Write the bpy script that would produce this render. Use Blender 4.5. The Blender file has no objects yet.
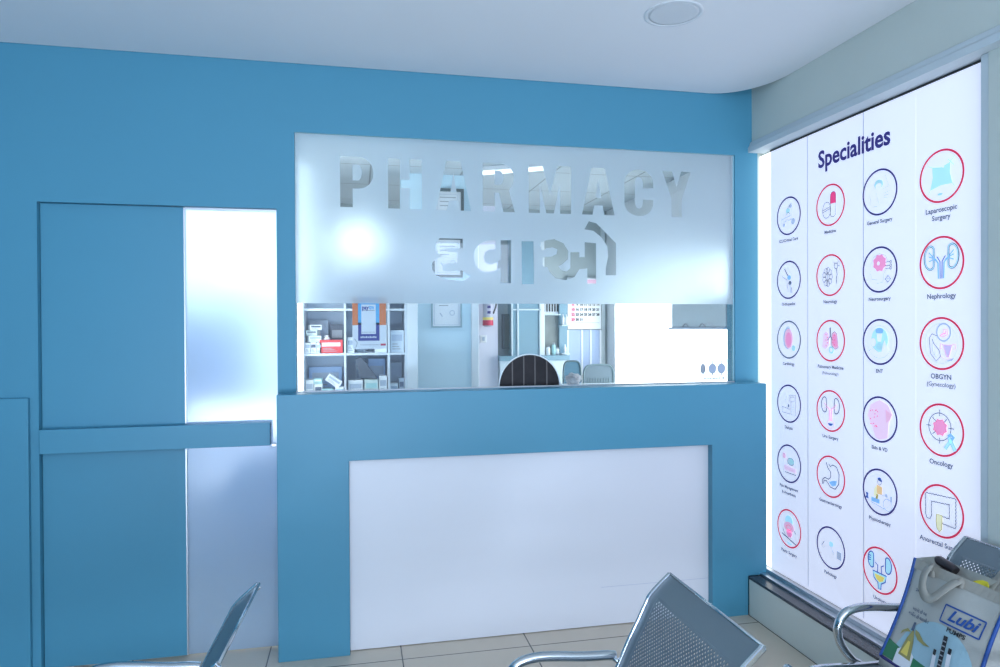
import bpy, bmesh, math, random
from mathutils import Vector, Matrix
random.seed(7)
SC = bpy.context.scene
COL = SC.collection
PI = math.pi

# ------------------------------------------------------------------ camera
F_PX, TURN, PITCH, ROLL, EYE = 680.814, 0.2083, -0.0081, -0.005, 1.58
cam = bpy.data.objects.new('camera', bpy.data.cameras.new('camera'))
COL.objects.link(cam)
cam.data.sensor_width = 36.0
cam.data.lens = F_PX / 1000 * 36.0
cam.data.clip_start = 0.02
_fw = Vector((math.sin(TURN) * math.cos(PITCH), math.cos(TURN) * math.cos(PITCH), math.sin(PITCH)))
_rt = Vector((math.cos(TURN), -math.sin(TURN), 0))
_up = _rt.cross(_fw)
_c, _s = math.cos(ROLL), math.sin(ROLL)
_r2 = _rt * _c + _up * _s
_u2 = -_rt * _s + _up * _c
cam.matrix_world = Matrix(((_r2.x, _u2.x, -_fw.x, 0), (_r2.y, _u2.y, -_fw.y, 0), (_r2.z, _u2.z, -_fw.z, EYE), (0, 0, 0, 1)))
SC.camera = cam

# ------------------------------------------------------------------ world, lights, exposure
w = bpy.data.worlds.new('daylight')
SC.world = w
w.use_nodes = True
w.node_tree.nodes['Background'].inputs[0].default_value = (0.58, 0.72, 1.0, 1)
w.node_tree.nodes['Background'].inputs[1].default_value = 1.15


def area(name, loc, target, sx, sy, power, col):
    l = bpy.data.lights.new(name, 'AREA')
    l.shape = 'RECTANGLE'
    l.size, l.size_y, l.energy, l.color = sx, sy, power, col
    o = bpy.data.objects.new(name, l)
    COL.objects.link(o)
    o.location = loc
    o.rotation_euler = (Vector(target) - Vector(loc)).to_track_quat('-Z', 'Y').to_euler()
    return o


area('ceiling_fill_low', (-0.2, -2.7, 0.36), (-0.1, 0.4, 2.6), 4.0, 0.56, 125, (0.66, 0.79, 1.0))  # unseen lamp added near the floor behind the camera to brighten the ceiling
area('room_fill_high', (0.2, -2.7, 2.50), (0.4, 3.4, 1.5), 4.0, 0.6, 38, (0.66, 0.79, 1.0))  # unseen fill lamp added high up behind the camera

vs = SC.view_settings
SC.display_settings.display_device = 'sRGB'
vs.view_transform = 'Standard'
vs.look = 'None'
vs.gamma = 1
vs.use_curve_mapping = False
vs.exposure = 0.33

# ------------------------------------------------------------------ helpers
def lin(c):
    return tuple((v / 12.92 if v <= 0.04045 else ((v + 0.055) / 1.055) ** 2.4) for v in c)


def rgb(r, g, b):
    return lin((r / 255, g / 255, b / 255))


def nodes(m):
    return m.node_tree.nodes, m.node_tree.links


def mat(name, col, rough=0.5, metal=0.0, var=0.04, scale=6.0, bump=0.0, bscale=150.0, emit=0.0, ecol=None, spec=0.5):
    """procedural: noise-varied colour, optional bump"""
    m = bpy.data.materials.new(name)
    m.use_nodes = True
    n, l = nodes(m)
    b = n['Principled BSDF']
    b.inputs['Roughness'].default_value = rough
    b.inputs['Metallic'].default_value = metal
    b.inputs['Specular IOR Level'].default_value = spec
    tc = n.new('ShaderNodeTexCoord')
    no = n.new('ShaderNodeTexNoise')
    no.inputs['Scale'].default_value = scale
    l.new(tc.outputs['Object'], no.inputs['Vector'])
    mx = n.new('ShaderNodeMix')
    mx.data_type = 'RGBA'
    l.new(no.outputs['Fac'], mx.inputs['Factor'])
    mx.inputs[6].default_value = tuple(min(1, c * (1 - var)) for c in col) + (1,)
    mx.inputs[7].default_value = tuple(min(1, c * (1 + var)) for c in col) + (1,)
    l.new(mx.outputs[2], b.inputs['Base Color'])
    if bump:
        n2 = n.new('ShaderNodeTexNoise')
        n2.inputs['Scale'].default_value = bscale
        l.new(tc.outputs['Object'], n2.inputs['Vector'])
        bp = n.new('ShaderNodeBump')
        bp.inputs['Strength'].default_value = bump
        bp.inputs['Distance'].default_value = 0.002
        l.new(n2.outputs['Fac'], bp.inputs['Height'])
        l.new(bp.outputs['Normal'], b.inputs['Normal'])
    if emit:
        b.inputs['Emission Color'].default_value = tuple(ecol or col) + (1,)
        b.inputs['Emission Strength'].default_value = emit
    return m


def emat(name, col, s):
    m = bpy.data.materials.new(name)
    m.use_nodes = True
    n, l = nodes(m)
    n.clear()
    e = n.new('ShaderNodeEmission')
    e.inputs[0].default_value = tuple(col) + (1,)
    e.inputs[1].default_value = s
    o = n.new('ShaderNodeOutputMaterial')
    l.new(e.outputs[0], o.inputs[0])
    return m


def clear_glass(name, tint):
    m = bpy.data.materials.new(name)
    m.use_nodes = True
    n, l = nodes(m)
    n.clear()
    t = n.new('ShaderNodeBsdfTransparent')
    t.inputs[0].default_value = tuple(tint) + (1,)
    g = n.new('ShaderNodeBsdfGlossy')
    g.inputs['Roughness'].default_value = 0.02
    fr = n.new('ShaderNodeFresnel')
    fr.inputs[0].default_value = 1.45
    mx = n.new('ShaderNodeMixShader')
    o = n.new('ShaderNodeOutputMaterial')
    l.new(fr.outputs[0], mx.inputs[0])
    l.new(t.outputs[0], mx.inputs[1])
    l.new(g.outputs[0], mx.inputs[2])
    l.new(mx.outputs[0], o.inputs[0])
    return m


def frosted(name, col, rough, f_refr, f_trans, gloss):
    """etched film: blurred transmission + diffuse transmission + diffuse reflection"""
    m = bpy.data.materials.new(name)
    m.use_nodes = True
    n, l = nodes(m)
    n.clear()
    c4 = tuple(col) + (1,)
    rf = n.new('ShaderNodeBsdfRefraction')
    rf.inputs['Color'].default_value = c4
    rf.inputs['Roughness'].default_value = rough
    rf.inputs['IOR'].default_value = 1.35
    tr = n.new('ShaderNodeBsdfTranslucent')
    tr.inputs[0].default_value = c4
    df = n.new('ShaderNodeBsdfDiffuse')
    df.inputs[0].default_value = c4
    m1 = n.new('ShaderNodeMixShader')
    m1.inputs[0].default_value = f_trans
    l.new(df.outputs[0], m1.inputs[1])
    l.new(tr.outputs[0], m1.inputs[2])
    m2 = n.new('ShaderNodeMixShader')
    m2.inputs[0].default_value = f_refr
    l.new(m1.outputs[0], m2.inputs[1])
    l.new(rf.outputs[0], m2.inputs[2])
    gl = n.new('ShaderNodeBsdfGlossy')
    gl.inputs['Roughness'].default_value = 0.12
    m3 = n.new('ShaderNodeMixShader')
    m3.inputs[0].default_value = gloss
    l.new(m2.outputs[0], m3.inputs[1])
    l.new(gl.outputs[0], m3.inputs[2])
    o = n.new('ShaderNodeOutputMaterial')
    l.new(m3.outputs[0], o.inputs[0])
    return m


def grid_mat(name, col, line, pitch, ox, oy, wline, rough, var, axes=(0, 1)):
    """square tiles with thin joints, from object coordinates"""
    m = mat(name, col, rough, var=var, scale=9)
    n, l = nodes(m)
    b = n['Principled BSDF']
    base = b.inputs['Base Color'].links[0].from_socket
    tc = n.new('ShaderNodeTexCoord')
    sp = n.new('ShaderNodeSeparateXYZ')
    l.new(tc.outputs['Object'], sp.inputs[0])

    def mth(op, a, bb=None):
        k = n.new('ShaderNodeMath')
        k.operation = op
        for i, v in enumerate((a, bb)):
            if v is None:
                continue
            if isinstance(v, (int, float)):
                k.inputs[i].default_value = v
            else:
                l.new(v, k.inputs[i])
        return k.outputs[0]
    fs = []
    for ax, off in zip(axes, (ox, oy)):
        v = mth('ADD', sp.outputs[ax], -off + 1000 * pitch)
        v = mth('MODULO', v, pitch)
        v = mth('SUBTRACT', v, pitch / 2)
        v = mth('ABSOLUTE', v)
        fs.append(mth('GREATER_THAN', v, pitch / 2 - wline / 2))
    f = mth('MAXIMUM', fs[0], fs[1])
    mx = n.new('ShaderNodeMix')
    mx.data_type = 'RGBA'
    l.new(f, mx.inputs['Factor'])
    l.new(base, mx.inputs[6])
    mx.inputs[7].default_value = tuple(line) + (1,)
    l.new(mx.outputs[2], b.inputs['Base Color'])
    return m


def at(u, v, Y=None, X=None, Z=None):
    """point where the sight line of pixel (u, v) meets a plane"""
    x, y = (u - 500) / F_PX, (333.5 - v) / F_PX
    d = _fw + _r2 * x + _u2 * y
    if Y is not None:
        t = Y / d.y
    elif X is not None:
        t = X / d.x
    else:
        t = (Z - EYE) / d.z
    return Vector((0, 0, EYE)) + d * t


class MB:
    def __init__(s):
        s.b = bmesh.new()

    def face(s, pts, mi=0):
        vs_ = [s.b.verts.new(p) for p in pts]
        try:
            f = s.b.faces.new(vs_)
            f.material_index = mi
            return f
        except ValueError:
            return None

    def box(s, x0, x1, y0, y1, z0, z1, mi=0):
        p = [(x0, y0, z0), (x1, y0, z0), (x1, y1, z0), (x0, y1, z0), (x0, y0, z1), (x1, y0, z1), (x1, y1, z1), (x0, y1, z1)]
        v = [s.b.verts.new(q) for q in p]
        for f in ((0, 3, 2, 1), (4, 5, 6, 7), (0, 1, 5, 4), (1, 2, 6, 5), (2, 3, 7, 6), (3, 0, 4, 7)):
            s.b.faces.new([v[i] for i in f]).material_index = mi
        return s

    def obox(s, c, ax, ay, az):
        """box about centre c with half-axis vectors"""
        c, ax, ay, az = map(Vector, (c, ax, ay, az))
        v = [s.b.verts.new(c + ax * i + ay * j + az * k) for k in (-1, 1) for j in (-1, 1) for i in (-1, 1)]
        for f in ((0, 2, 3, 1), (4, 5, 7, 6), (0, 1, 5, 4), (1, 3, 7, 5), (3, 2, 6, 7), (2, 0, 4, 6)):
            s.b.faces.new([v[i] for i in f])
        return s

    def prism(s, pts, d):
        """extrude a polygon (3D points) along d"""
        d = Vector(d)
        a = [s.b.verts.new(p) for p in pts]
        b = [s.b.verts.new(Vector(p) + d) for p in pts]
        s.b.faces.new(a[::-1])
        s.b.faces.new(b)
        for i in range(len(a)):
            j = (i + 1) % len(a)
            s.b.faces.new((a[i], a[j], b[j], b[i]))
        return s

    def tube(s, pts, r, n=12, smooth=True, closed=False):
        pts = [Vector(p) for p in pts]
        if smooth and len(pts) > 2:
            o = []
            N = len(pts)
            for i in range(N - 1):
                p0, p1, p2, p3 = pts[max(i - 1, 0)], pts[i], pts[i + 1], pts[min(i + 2, N - 1)]
                for k in range(6):
                    t = k / 6
                    o.append(0.5 * ((2 * p1) + (p2 - p0) * t + (2 * p0 - 5 * p1 + 4 * p2 - p3) * t * t + (-p0 + 3 * p1 - 3 * p2 + p3) * t ** 3))
            pts = o + [pts[-1]]
        rs = r if isinstance(r, (list, tuple)) else None
        nrm = None
        rings = []
        for i, p in enumerate(pts):
            t = (pts[min(i + 1, len(pts) - 1)] - pts[max(i - 1, 0)]).normalized()
            if nrm is None:
                nrm = t.orthogonal().normalized()
            nrm = (nrm - t * nrm.dot(t)).normalized()
            bn = t.cross(nrm)
            rr = r if rs is None else rs[0] + (rs[1] - rs[0]) * i / (len(pts) - 1)
            rings.append([s.b.verts.new(p + (nrm * math.cos(2 * PI * k / n) + bn * math.sin(2 * PI * k / n)) * rr) for k in range(n)])
        for a, b in zip(rings, rings[1:]):
            for k in range(n):
                f = s.b.faces.new((a[k], a[(k + 1) % n], b[(k + 1) % n], b[k]))
                f.smooth = True
        s.b.faces.new(rings[0][::-1])
        s.b.faces.new(rings[-1])
        return s

    def lathe(s, prof, c=(0, 0, 0), n=32, axis='Z'):
        """prof: (radius, height) pairs; closed by caps"""
        c = Vector(c)
        rings = []
        for r, h in prof:
            ring = []
            for k in range(n):
                a = 2 * PI * k / n
                p = Vector((r * math.cos(a), r * math.sin(a), h))
                if axis == 'Y':
                    p = Vector((p.x, p.z, -p.y))
                elif axis == 'X':
                    p = Vector((p.z, p.x, p.y))
                ring.append(s.b.verts.new(c + p))
            rings.append(ring)
        for a, b in zip(rings, rings[1:]):
            for k in range(n):
                f = s.b.faces.new((a[k], a[(k + 1) % n], b[(k + 1) % n], b[k]))
                f.smooth = True
        s.b.faces.new(rings[0][::-1])
        s.b.faces.new(rings[-1])
        return s

    def build(s, name, m, parent=None, bevel=0.0, seg=2, normals=True):
        if normals:
            bmesh.ops.recalc_face_normals(s.b, faces=s.b.faces)
        me = bpy.data.meshes.new(name)
        s.b.to_mesh(me)
        s.b.free()
        for k in (m if isinstance(m, (list, tuple)) else [m]):
            me.materials.append(k)
        o = bpy.data.objects.new(name, me)
        COL.objects.link(o)
        if parent is not None:
            o.parent = parent
            o.matrix_parent_inverse = Matrix.Identity(4)
            o.matrix_basis = world_of(parent).inverted()
        if bevel:
            b = o.modifiers.new('edge', 'BEVEL')
            b.width = bevel
            b.segments = seg
            b.limit_method = 'ANGLE'
        return o


def world_of(o):
    m = o.matrix_basis.copy()
    while o.parent:
        o = o.parent
        m = o.matrix_basis @ m
    return m


def tag(o, label, cat, group=None):
    o['label'] = label
    o['category'] = cat
    if group:
        o['group'] = group
    return o


def thing(name, label, cat, loc=(0, 0, 0), group=None):
    o = bpy.data.objects.new(name, None)
    o.empty_display_size = 0.1
    COL.objects.link(o)
    o.location = loc
    return tag(o, label, cat, group)


def struct(o):
    o['kind'] = 'structure'
    return o


def sroot(name, loc=(0, 0, 0)):
    o = bpy.data.objects.new(name, None)
    COL.objects.link(o)
    o.location = loc
    return struct(o)


class Flat:
    """flat print on a surface: P(s, t) -> 3D; layers are lifted by fractions of a millimetre"""
    def __init__(s, P, nrm, lift=0.0006):
        s.P, s.n, s.lift = P, Vector(nrm), lift
        s.mb = {}

    def get(s, m, layer):
        k = (m, layer)
        if m not in s.mb:
            s.mb[m] = MB()
        return s.mb[m]

    def pt(s, p, layer):
        return Vector(s.P(*p)) + s.n * (s.lift * (layer + 1))

    def fill(s, m, pts, layer=0):
        s.get(m, layer).face([s.pt(p, layer) for p in pts])

    def rect(s, m, x0, x1, y0, y1, layer=0):
        s.fill(m, [(x0, y0), (x1, y0), (x1, y1), (x0, y1)], layer)

    def disc(s, m, c, rx, ry=None, layer=0, n=24):
        ry = ry or rx
        s.fill(m, [(c[0] + rx * math.cos(2 * PI * k / n), c[1] + ry * math.sin(2 * PI * k / n)) for k in range(n)], layer)

    def stroke(s, m, pts, wd, layer=1, closed=False):
        mb = s.get(m, layer)
        n = len(pts)
        V = [Vector(p) for p in pts]
        prs = []
        for i in range(n):
            if closed:
                a, b = V[(i - 1) % n], V[(i + 1) % n]
            else:
                a, b = V[max(i - 1, 0)], V[min(i + 1, n - 1)]
            t = (b - a)
            if t.length < 1e-9:
                t = Vector((1, 0))
            t.normalize()
            q = Vector((-t.y, t.x)) * wd / 2
            prs.append((V[i] + q, V[i] - q))
        for i in range(n if closed else n - 1):
            a, b = prs[i], prs[(i + 1) % n]
            mb.face([s.pt(p, layer) for p in (a[0], a[1], b[1], b[0])])

    def ring(s, m, c, rx, wd, ry=None, layer=1, n=40, a0=0.0, a1=2 * PI):
        ry = ry or rx
        full = abs(a1 - a0 - 2 * PI) < 1e-6
        k = n if full else n + 1
        s.stroke(m, [(c[0] + rx * math.cos(a0 + (a1 - a0) * i / n), c[1] + ry * math.sin(a0 + (a1 - a0) * i / n)) for i in range(k)], wd, layer, full)

    def build(s, name, parent):
        """all prints in one mesh with several inks"""
        tot = MB()
        ms = []
        for i, (m, mb) in enumerate(s.mb.items()):
            me = bpy.data.meshes.new('ink')
            mb.b.to_mesh(me)
            mb.b.free()
            k0 = len(tot.b.faces)
            tot.b.from_mesh(me)
            tot.b.faces.ensure_lookup_table()
            for f in tot.b.faces[k0:]:
                f.material_index = i
            bpy.data.meshes.remove(me)
            ms.append(m)
        for f in tot.b.faces:
            f.normal_update()
            if f.normal.dot(s.n) < 0:
                f.normal_flip()
        return tot.build(name, ms, parent, normals=False)


def text(name, body, size, M, m, parent, bold=0.0, width=None, shear=0.0, align='CENTER', space=1.0):
    """lettering as a flat mesh; M maps text space (x right, y up) to the world"""
    c = bpy.data.curves.new(name, 'FONT')
    c.body = body
    c.size = size
    c.align_x = align
    c.align_y = 'CENTER'
    c.offset = bold
    c.shear = shear
    c.space_character = space
    c.resolution_u = 3
    t = bpy.data.objects.new(name, c)
    COL.objects.link(t)
    dg = bpy.context.evaluated_depsgraph_get()
    dg.update()
    me = bpy.data.meshes.new_from_object(t.evaluated_get(dg))
    bpy.data.objects.remove(t)
    bpy.data.curves.remove(c)
    if width and me.vertices:
        xs = [v.co.x for v in me.vertices]
        k = width / max(1e-6, max(xs) - min(xs))
        for v in me.vertices:
            v.co.x *= k
    me.transform(M)
    me.materials.clear()
    me.materials.append(m)
    me.name = name
    o = bpy.data.objects.new(name, me)
    COL.objects.link(o)
    o.parent = parent
    if parent is not None:
        o.matrix_basis = world_of(parent).inverted()
    return o


def frame(o, x, y):
    """4x4 from an origin and the text's right and up directions"""
    x, y = Vector(x).normalized(), Vector(y).normalized()
    z = x.cross(y)
    return Matrix(((x.x, y.x, z.x, o[0]), (x.y, y.y, z.y, o[1]), (x.z, y.z, z.z, o[2]), (0, 0, 0, 1)))


# ------------------------------------------------------------------ materials
BLUE = (0.072, 0.290, 0.415)
M_blue = mat('blue_laminate', BLUE, 0.42, var=0.03, scale=1.5, bump=0.05, bscale=60)
M_bluewall = mat('blue_paint', BLUE, 0.55, var=0.04, scale=1.2, bump=0.08, bscale=40)
M_white = mat('white_laminate', (0.80, 0.80, 0.83), 0.35, var=0.02, scale=2)
M_ceil = mat('ceiling_paint', (0.86, 0.86, 0.87), 0.7, var=0.015, scale=2)
M_cream = mat('cream_paint', (0.62, 0.66, 0.60), 0.6, var=0.04, scale=3, bump=0.05, bscale=50)
M_grey = mat('grey_paint', (0.60, 0.66, 0.68), 0.55, var=0.04, scale=4, bump=0.05, bscale=50)
M_floor = grid_mat('floor_tile', (0.66, 0.57, 0.45), (0.12, 0.11, 0.10), 0.63, 0.207, 3.266, 0.006, 0.22, 0.04)
M_granite = mat('dark_granite', (0.045, 0.05, 0.06), 0.25, var=0.4, scale=120)
M_alu = mat('aluminium', (0.62, 0.65, 0.68), 0.35, 1.0, var=0.04, scale=20)
M_inwall = mat('inner_white_paint', (0.82, 0.85, 0.88), 0.6, var=0.02, scale=2)
M_inpale = mat('inner_pale_paint', (0.66, 0.84, 0.93), 0.6, var=0.02, scale=2)
M_inceil = grid_mat('inner_ceiling_tile', (0.50, 0.57, 0.62), (0.24, 0.28, 0.31), 0.6, 0.1, 0.2, 0.012, 0.7, 0.03)
M_glass = clear_glass('clear_glass', (0.93, 0.97, 0.98))
M_gedge = mat('glass_edge', (0.35, 0.62, 0.68), 0.15, var=0.05)
M_film = frosted('frosted_film', (0.885, 0.955, 0.985), 0.66, 0.55, 0.42, 0.03)
M_doorglass = frosted('frosted_door_glass', (0.74, 0.87, 1.0), 0.58, 0.62, 0.45, 0.08)
M_chrome = mat('chrome', (0.56, 0.60, 0.63), 0.14, 1.0, var=0.03)
M_steel = mat('grey_coated_steel', (0.21, 0.25, 0.275), 0.42, 0.5, var=0.04, scale=12)
M_black = mat('black_plastic', (0.02, 0.02, 0.022), 0.45, var=0.2)
M_board = mat('backlit_board', (0.82, 0.83, 0.90), 0.45, var=0.01, scale=1.5, emit=0.42, ecol=(0.80, 0.82, 1.0))
M_seam = mat('board_seam', (0.52, 0.55, 0.66), 0.5)
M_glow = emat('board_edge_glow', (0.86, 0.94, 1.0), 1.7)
INK = {k: mat('ink_' + k, v, 0.5, var=0.03) for k, v in dict(
    navy=(0.025, 0.018, 0.15), red=(0.62, 0.02, 0.075), slate=(0.10, 0.13, 0.20), pale=(0.42, 0.50, 0.62), mint=(0.40, 0.68, 0.70),
    pink=(0.90, 0.30, 0.52), rose=(0.85, 0.48, 0.62), skin=(0.88, 0.62, 0.76), hot=(0.86, 0.05, 0.20), sky=(0.45, 0.80, 0.92), blue=(0.25, 0.50, 0.80),
    deep=(0.03, 0.10, 0.38), yellow=(0.85, 0.68, 0.15), cream=(0.84, 0.82, 0.50), orange=(0.85, 0.55, 0.25), black=(0.02, 0.02, 0.025),
    white=(0.86, 0.87, 0.90), grey=(0.35, 0.38, 0.42), green=(0.035, 0.22, 0.10), bagsky=(0.38, 0.58, 0.66), bagblue=(0.02, 0.085, 0.34),
    olive=(0.38, 0.34, 0.12), payorange=(0.85, 0.22, 0.05), paysky=(0.10, 0.48, 0.85), paynavy=(0.015, 0.03, 0.30), lilac=(0.62, 0.52, 0.80)).items()}

D = 3.479          # face of the blue wall
CF = 3.359         # face of the counter
BX = 2.270          # plane of the board

# ------------------------------------------------------------------ shell
m = MB()
m.box(-2.7, 2.6, -3.2, 6.1, -0.08, 0.0)
struct(m.build('floor', M_floor))

m = MB()           # blue wall with a doorway and the serving opening
T = D + 0.085
m.box(-2.7, -1.422, D, T, 0, 3.15)
m.box(-1.422, -0.377, D, T, 2.168, 3.15)
m.box(-0.377, -0.290, D, T, 0, 3.15)
m.box(-0.290, 2.090, D, T, 0, 1.262)
m.box(-0.290, 2.090, D, T, 2.546, 3.15)
m.box(2.090, 2.232, D, T, 0, 3.15)
struct(m.build('wall_back', M_bluewall))
m = MB()
m.box(-2.7, -2.6, -3.2, D, 0, 3.15)
struct(m.build('wall_left', M_bluewall))

# raised blue panel low on the wall, far side of the door
m = MB()
m.box(-2.6, -1.457, D - 0.022, D, 0, 1.272)
struct(m.build('trim_1', M_blue, bevel=0.002))

m = MB()           # right wall: upper beam, wall behind the board, pier nearest the entrance
m.box(2.275, 2.50, -3.2, T, 0, 3.15)
m.box(2.196, 2.275, -3.2, T, 2.600, 3.15)
m.box(2.2325, 2.275, D + 0.03, T, 0, 2.600)
m.box(2.226, 2.275, -3.2, 2.034, 0.21, 2.600)
struct(m.build('wall_right', M_cream))
m = MB()           # stepped moulding under the beam
m.prism([(2.196, D, 2.626), (2.186, D, 2.620), (2.180, D, 2.600), (2.172, D, 2.590), (2.172, D, 2.562), (2.272, D, 2.562), (2.272, D, 2.626)], (0, -(D + 3.2), 0))
struct(m.build('trim_2', M_grey))
m = MB()           # plinth under the board
m.box(2.097, 2.274, -3.2, CF, 0, 0.200)
struct(m.build('baseboard_right', M_cream, bevel=0.004))
m = MB()
m.box(2.094, 2.274, -3.2, CF, 0.200, 0.214)
struct(m.build('trim_3', M_granite, bevel=0.002))
m = MB()           # aluminium channel holding the board
m.box(2.165, 2.272, 2.035, D - 0.001, 0.214, 0.226)
m.box(2.205, 2.212, 2.035, D - 0.001, 0.226, 0.246)
struct(m.build('trim_4', M_alu, bevel=0.001))
m = MB()           # upright beside the board
m.box(2.228, 2.274, 2.034, 2.068, 0.228, 2.562)
struct(m.build('trim_5', M_grey, bevel=0.004))

m = MB()           # lowered ceiling with a rounded corner, slab above
H = 2.8795
cr, rx, ry = 0.30, 2.194, 3.474
pts = [(-2.6, -3.2, H), (rx, -3.2, H)]
for k in range(13):
    a = PI / 2 * k / 12
    pts.append((rx - 0.27 + 0.27 * math.cos(a), ry - 0.36 + 0.36 * math.sin(a), H))
pts.append((-2.6, ry, H))
m.prism(pts, (0, 0, 0.05))
m.box(-2.7, 2.5, -3.2, 3.60, 3.15, 3.22)
struct(m.build('ceiling', M_ceil))

# ------------------------------------------------------------------ rooms behind the wall
m = MB()
m.box(-0.345, -0.297, T, 5.95, 0, 2.75)
struct(m.build('wall_inner_left', M_inwall))
m = MB()
m.box(-1.70, 2.45, 5.80, 5.95, 0, 2.75)
struct(m.build('wall_inner_back', mat('inner_grey_paint', (0.36, 0.41, 0.42), 0.6, var=0.03)))
m = MB()
m.box(2.20, 2.35, T, 5.80, 0, 2.75)
struct(m.build('wall_inner_right', M_inwall))
m = MB()
m.box(-1.75, -1.62, T, 5.95, 0, 2.75)
struct(m.build('wall_inner_door', M_inwall))
m = MB()
m.box(-1.75, 2.35, T, 5.95, 2.62, 2.70)
struct(m.build('ceiling_inner', M_inceil))
m = MB()           # pale partition that carries the framed certificates
m.box(0.30, 0.770, 4.60, 4.72, 0, 2.62)
struct(m.build('wall_inner_partition', M_inpale))
m = MB()
m.box(0.770, 0.822, 4.585, 4.735, 0, 2.62)
struct(m.build('trim_6', M_inwall, bevel=0.004))
m = MB()
m.box(2.148, 2.182, 5.77, 5.80, 0, 2.62)
struct(m.build('trim_7', M_grey))

# ------------------------------------------------------------------ sliding door
DY = D + 0.028
dr = sroot('door_1', (-0.9, DY, 0))
m = MB()
m.box(-1.420, -0.806, DY, DY + 0.035, 0.012, 2.166)
m.build('door_panel', M_blue, dr, bevel=0.002)
m = MB()
m.box(-0.806, -0.800, DY + 0.001, DY + 0.03, 0.012, 2.164)
m.build('edge_strip', M_alu, dr)
m = MB()
m.box(-0.800, -0.379, DY + 0.010, DY + 0.018, 0.012, 2.158)
m.build('frosted_pane', M_doorglass, dr)
m = MB()
m.box(-1.412, -0.412, DY - 0.052, DY + 0.0, 1.016, 1.126)
m.build('cross_rail', M_blue, dr, bevel=0.0015)
m = MB()
m.box(-0.410, -0.385, DY - 0.016, DY + 0.008, 1.004, 1.018)
m.build('pull_bracket', M_alu, dr, bevel=0.002)
m = MB()           # head track of the door
m.box(-0.80, -0.379, DY + 0.004, DY + 0.03, 2.158, 2.167)
m.build('head_track', M_alu, dr)

# ------------------------------------------------------------------ glazed serving opening
wr = sroot('window_1', (0.9, D, 1.26))
HX = 0.897         # centre of the half-round hatch
HR = 0.163
m = MB()           # clear glass, cut round the hatch
out = [(-0.289, 1.274), (HX - HR - 0.006, 1.274)]
for k in range(25):
    a = PI - PI * k / 24
    out.append((HX + (HR + 0.006) * math.cos(a), 1.274 + (HR + 0.004) * math.sin(a)))
out += [(2.089, 1.274), (2.089, 2.545), (-0.289, 2.545)]
m.prism([(x, D + 0.012, z) for x, z in out], (0, 0.008, 0))
m.build('glass_pane', M_glass, wr)

# frosted film with the lettering left clear
def arc(cx, cy, rx, ry, a0, a1, n=12):
    return [(cx + rx * math.cos(math.radians(a0 + (a1 - a0) * k / n)), cy + ry * math.sin(math.radians(a0 + (a1 - a0) * k / n))) for k in range(n + 1)]


def letter(ch):
    if ch == 'P':
        return [[(0, 0), (.37, 0), (.37, .37), (.55, .37)] + arc(.55, .685, .45, .315, -90, 90) + [(0, 1)],
                [(.37, .53), (.52, .53)] + arc(.52, .69, .13, .16, -90, 90) + [(.37, .85)]]
    if ch == 'H':
        return [[(0, 0), (.36, 0), (.36, .42), (.64, .42), (.64, 0), (1, 0), (1, 1), (.64, 1), (.64, .58), (.36, .58), (.36, 1), (0, 1)]]
    if ch == 'A':
        return [[(0, 0), (.32, 0), (.37, .20), (.63, .20), (.68, 0), (1, 0), (.70, 1), (.30, 1)], [(.41, .36), (.59, .36), (.50, .76)]]
    if ch == 'R':
        return [[(0, 0), (.37, 0), (.37, .40), (.50, .40), (.64, 0), (1, 0), (.82, .44)] + arc(.54, .70, .44, .30, -42, 90) + [(0, 1)],
                [(.37, .55), (.51, .55)] + arc(.51, .70, .14, .15, -90, 90) + [(.37, .85)]]
    if ch == 'M':
        return [[(0, 0), (.26, 0), (.26, .62), (.41, 0), (.59, 0), (.74, .62), (.74, 0), (1, 0), (1, 1), (.68, 1), (.50, .38), (.32, 1), (0, 1)]]
    if ch == 'C':
        return [arc(.5, .71, .5, .29, 0, 180, 14) + arc(.5, .29, .5, .29, 180, 360, 14) + [(1, .36), (.64, .36)] + arc(.5, .30, .14, .14, 0, -180, 8) + arc(.5, .70, .14, .14, 180, 0, 8) + [(.64, .62), (1, .62)]]
    if ch == 'Y':
        return [[(.32, 0), (.68, 0), (.68, .40), (1, 1), (.66, 1), (.50, .66), (.34, 1), (0, 1), (.32, .40)]]


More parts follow.
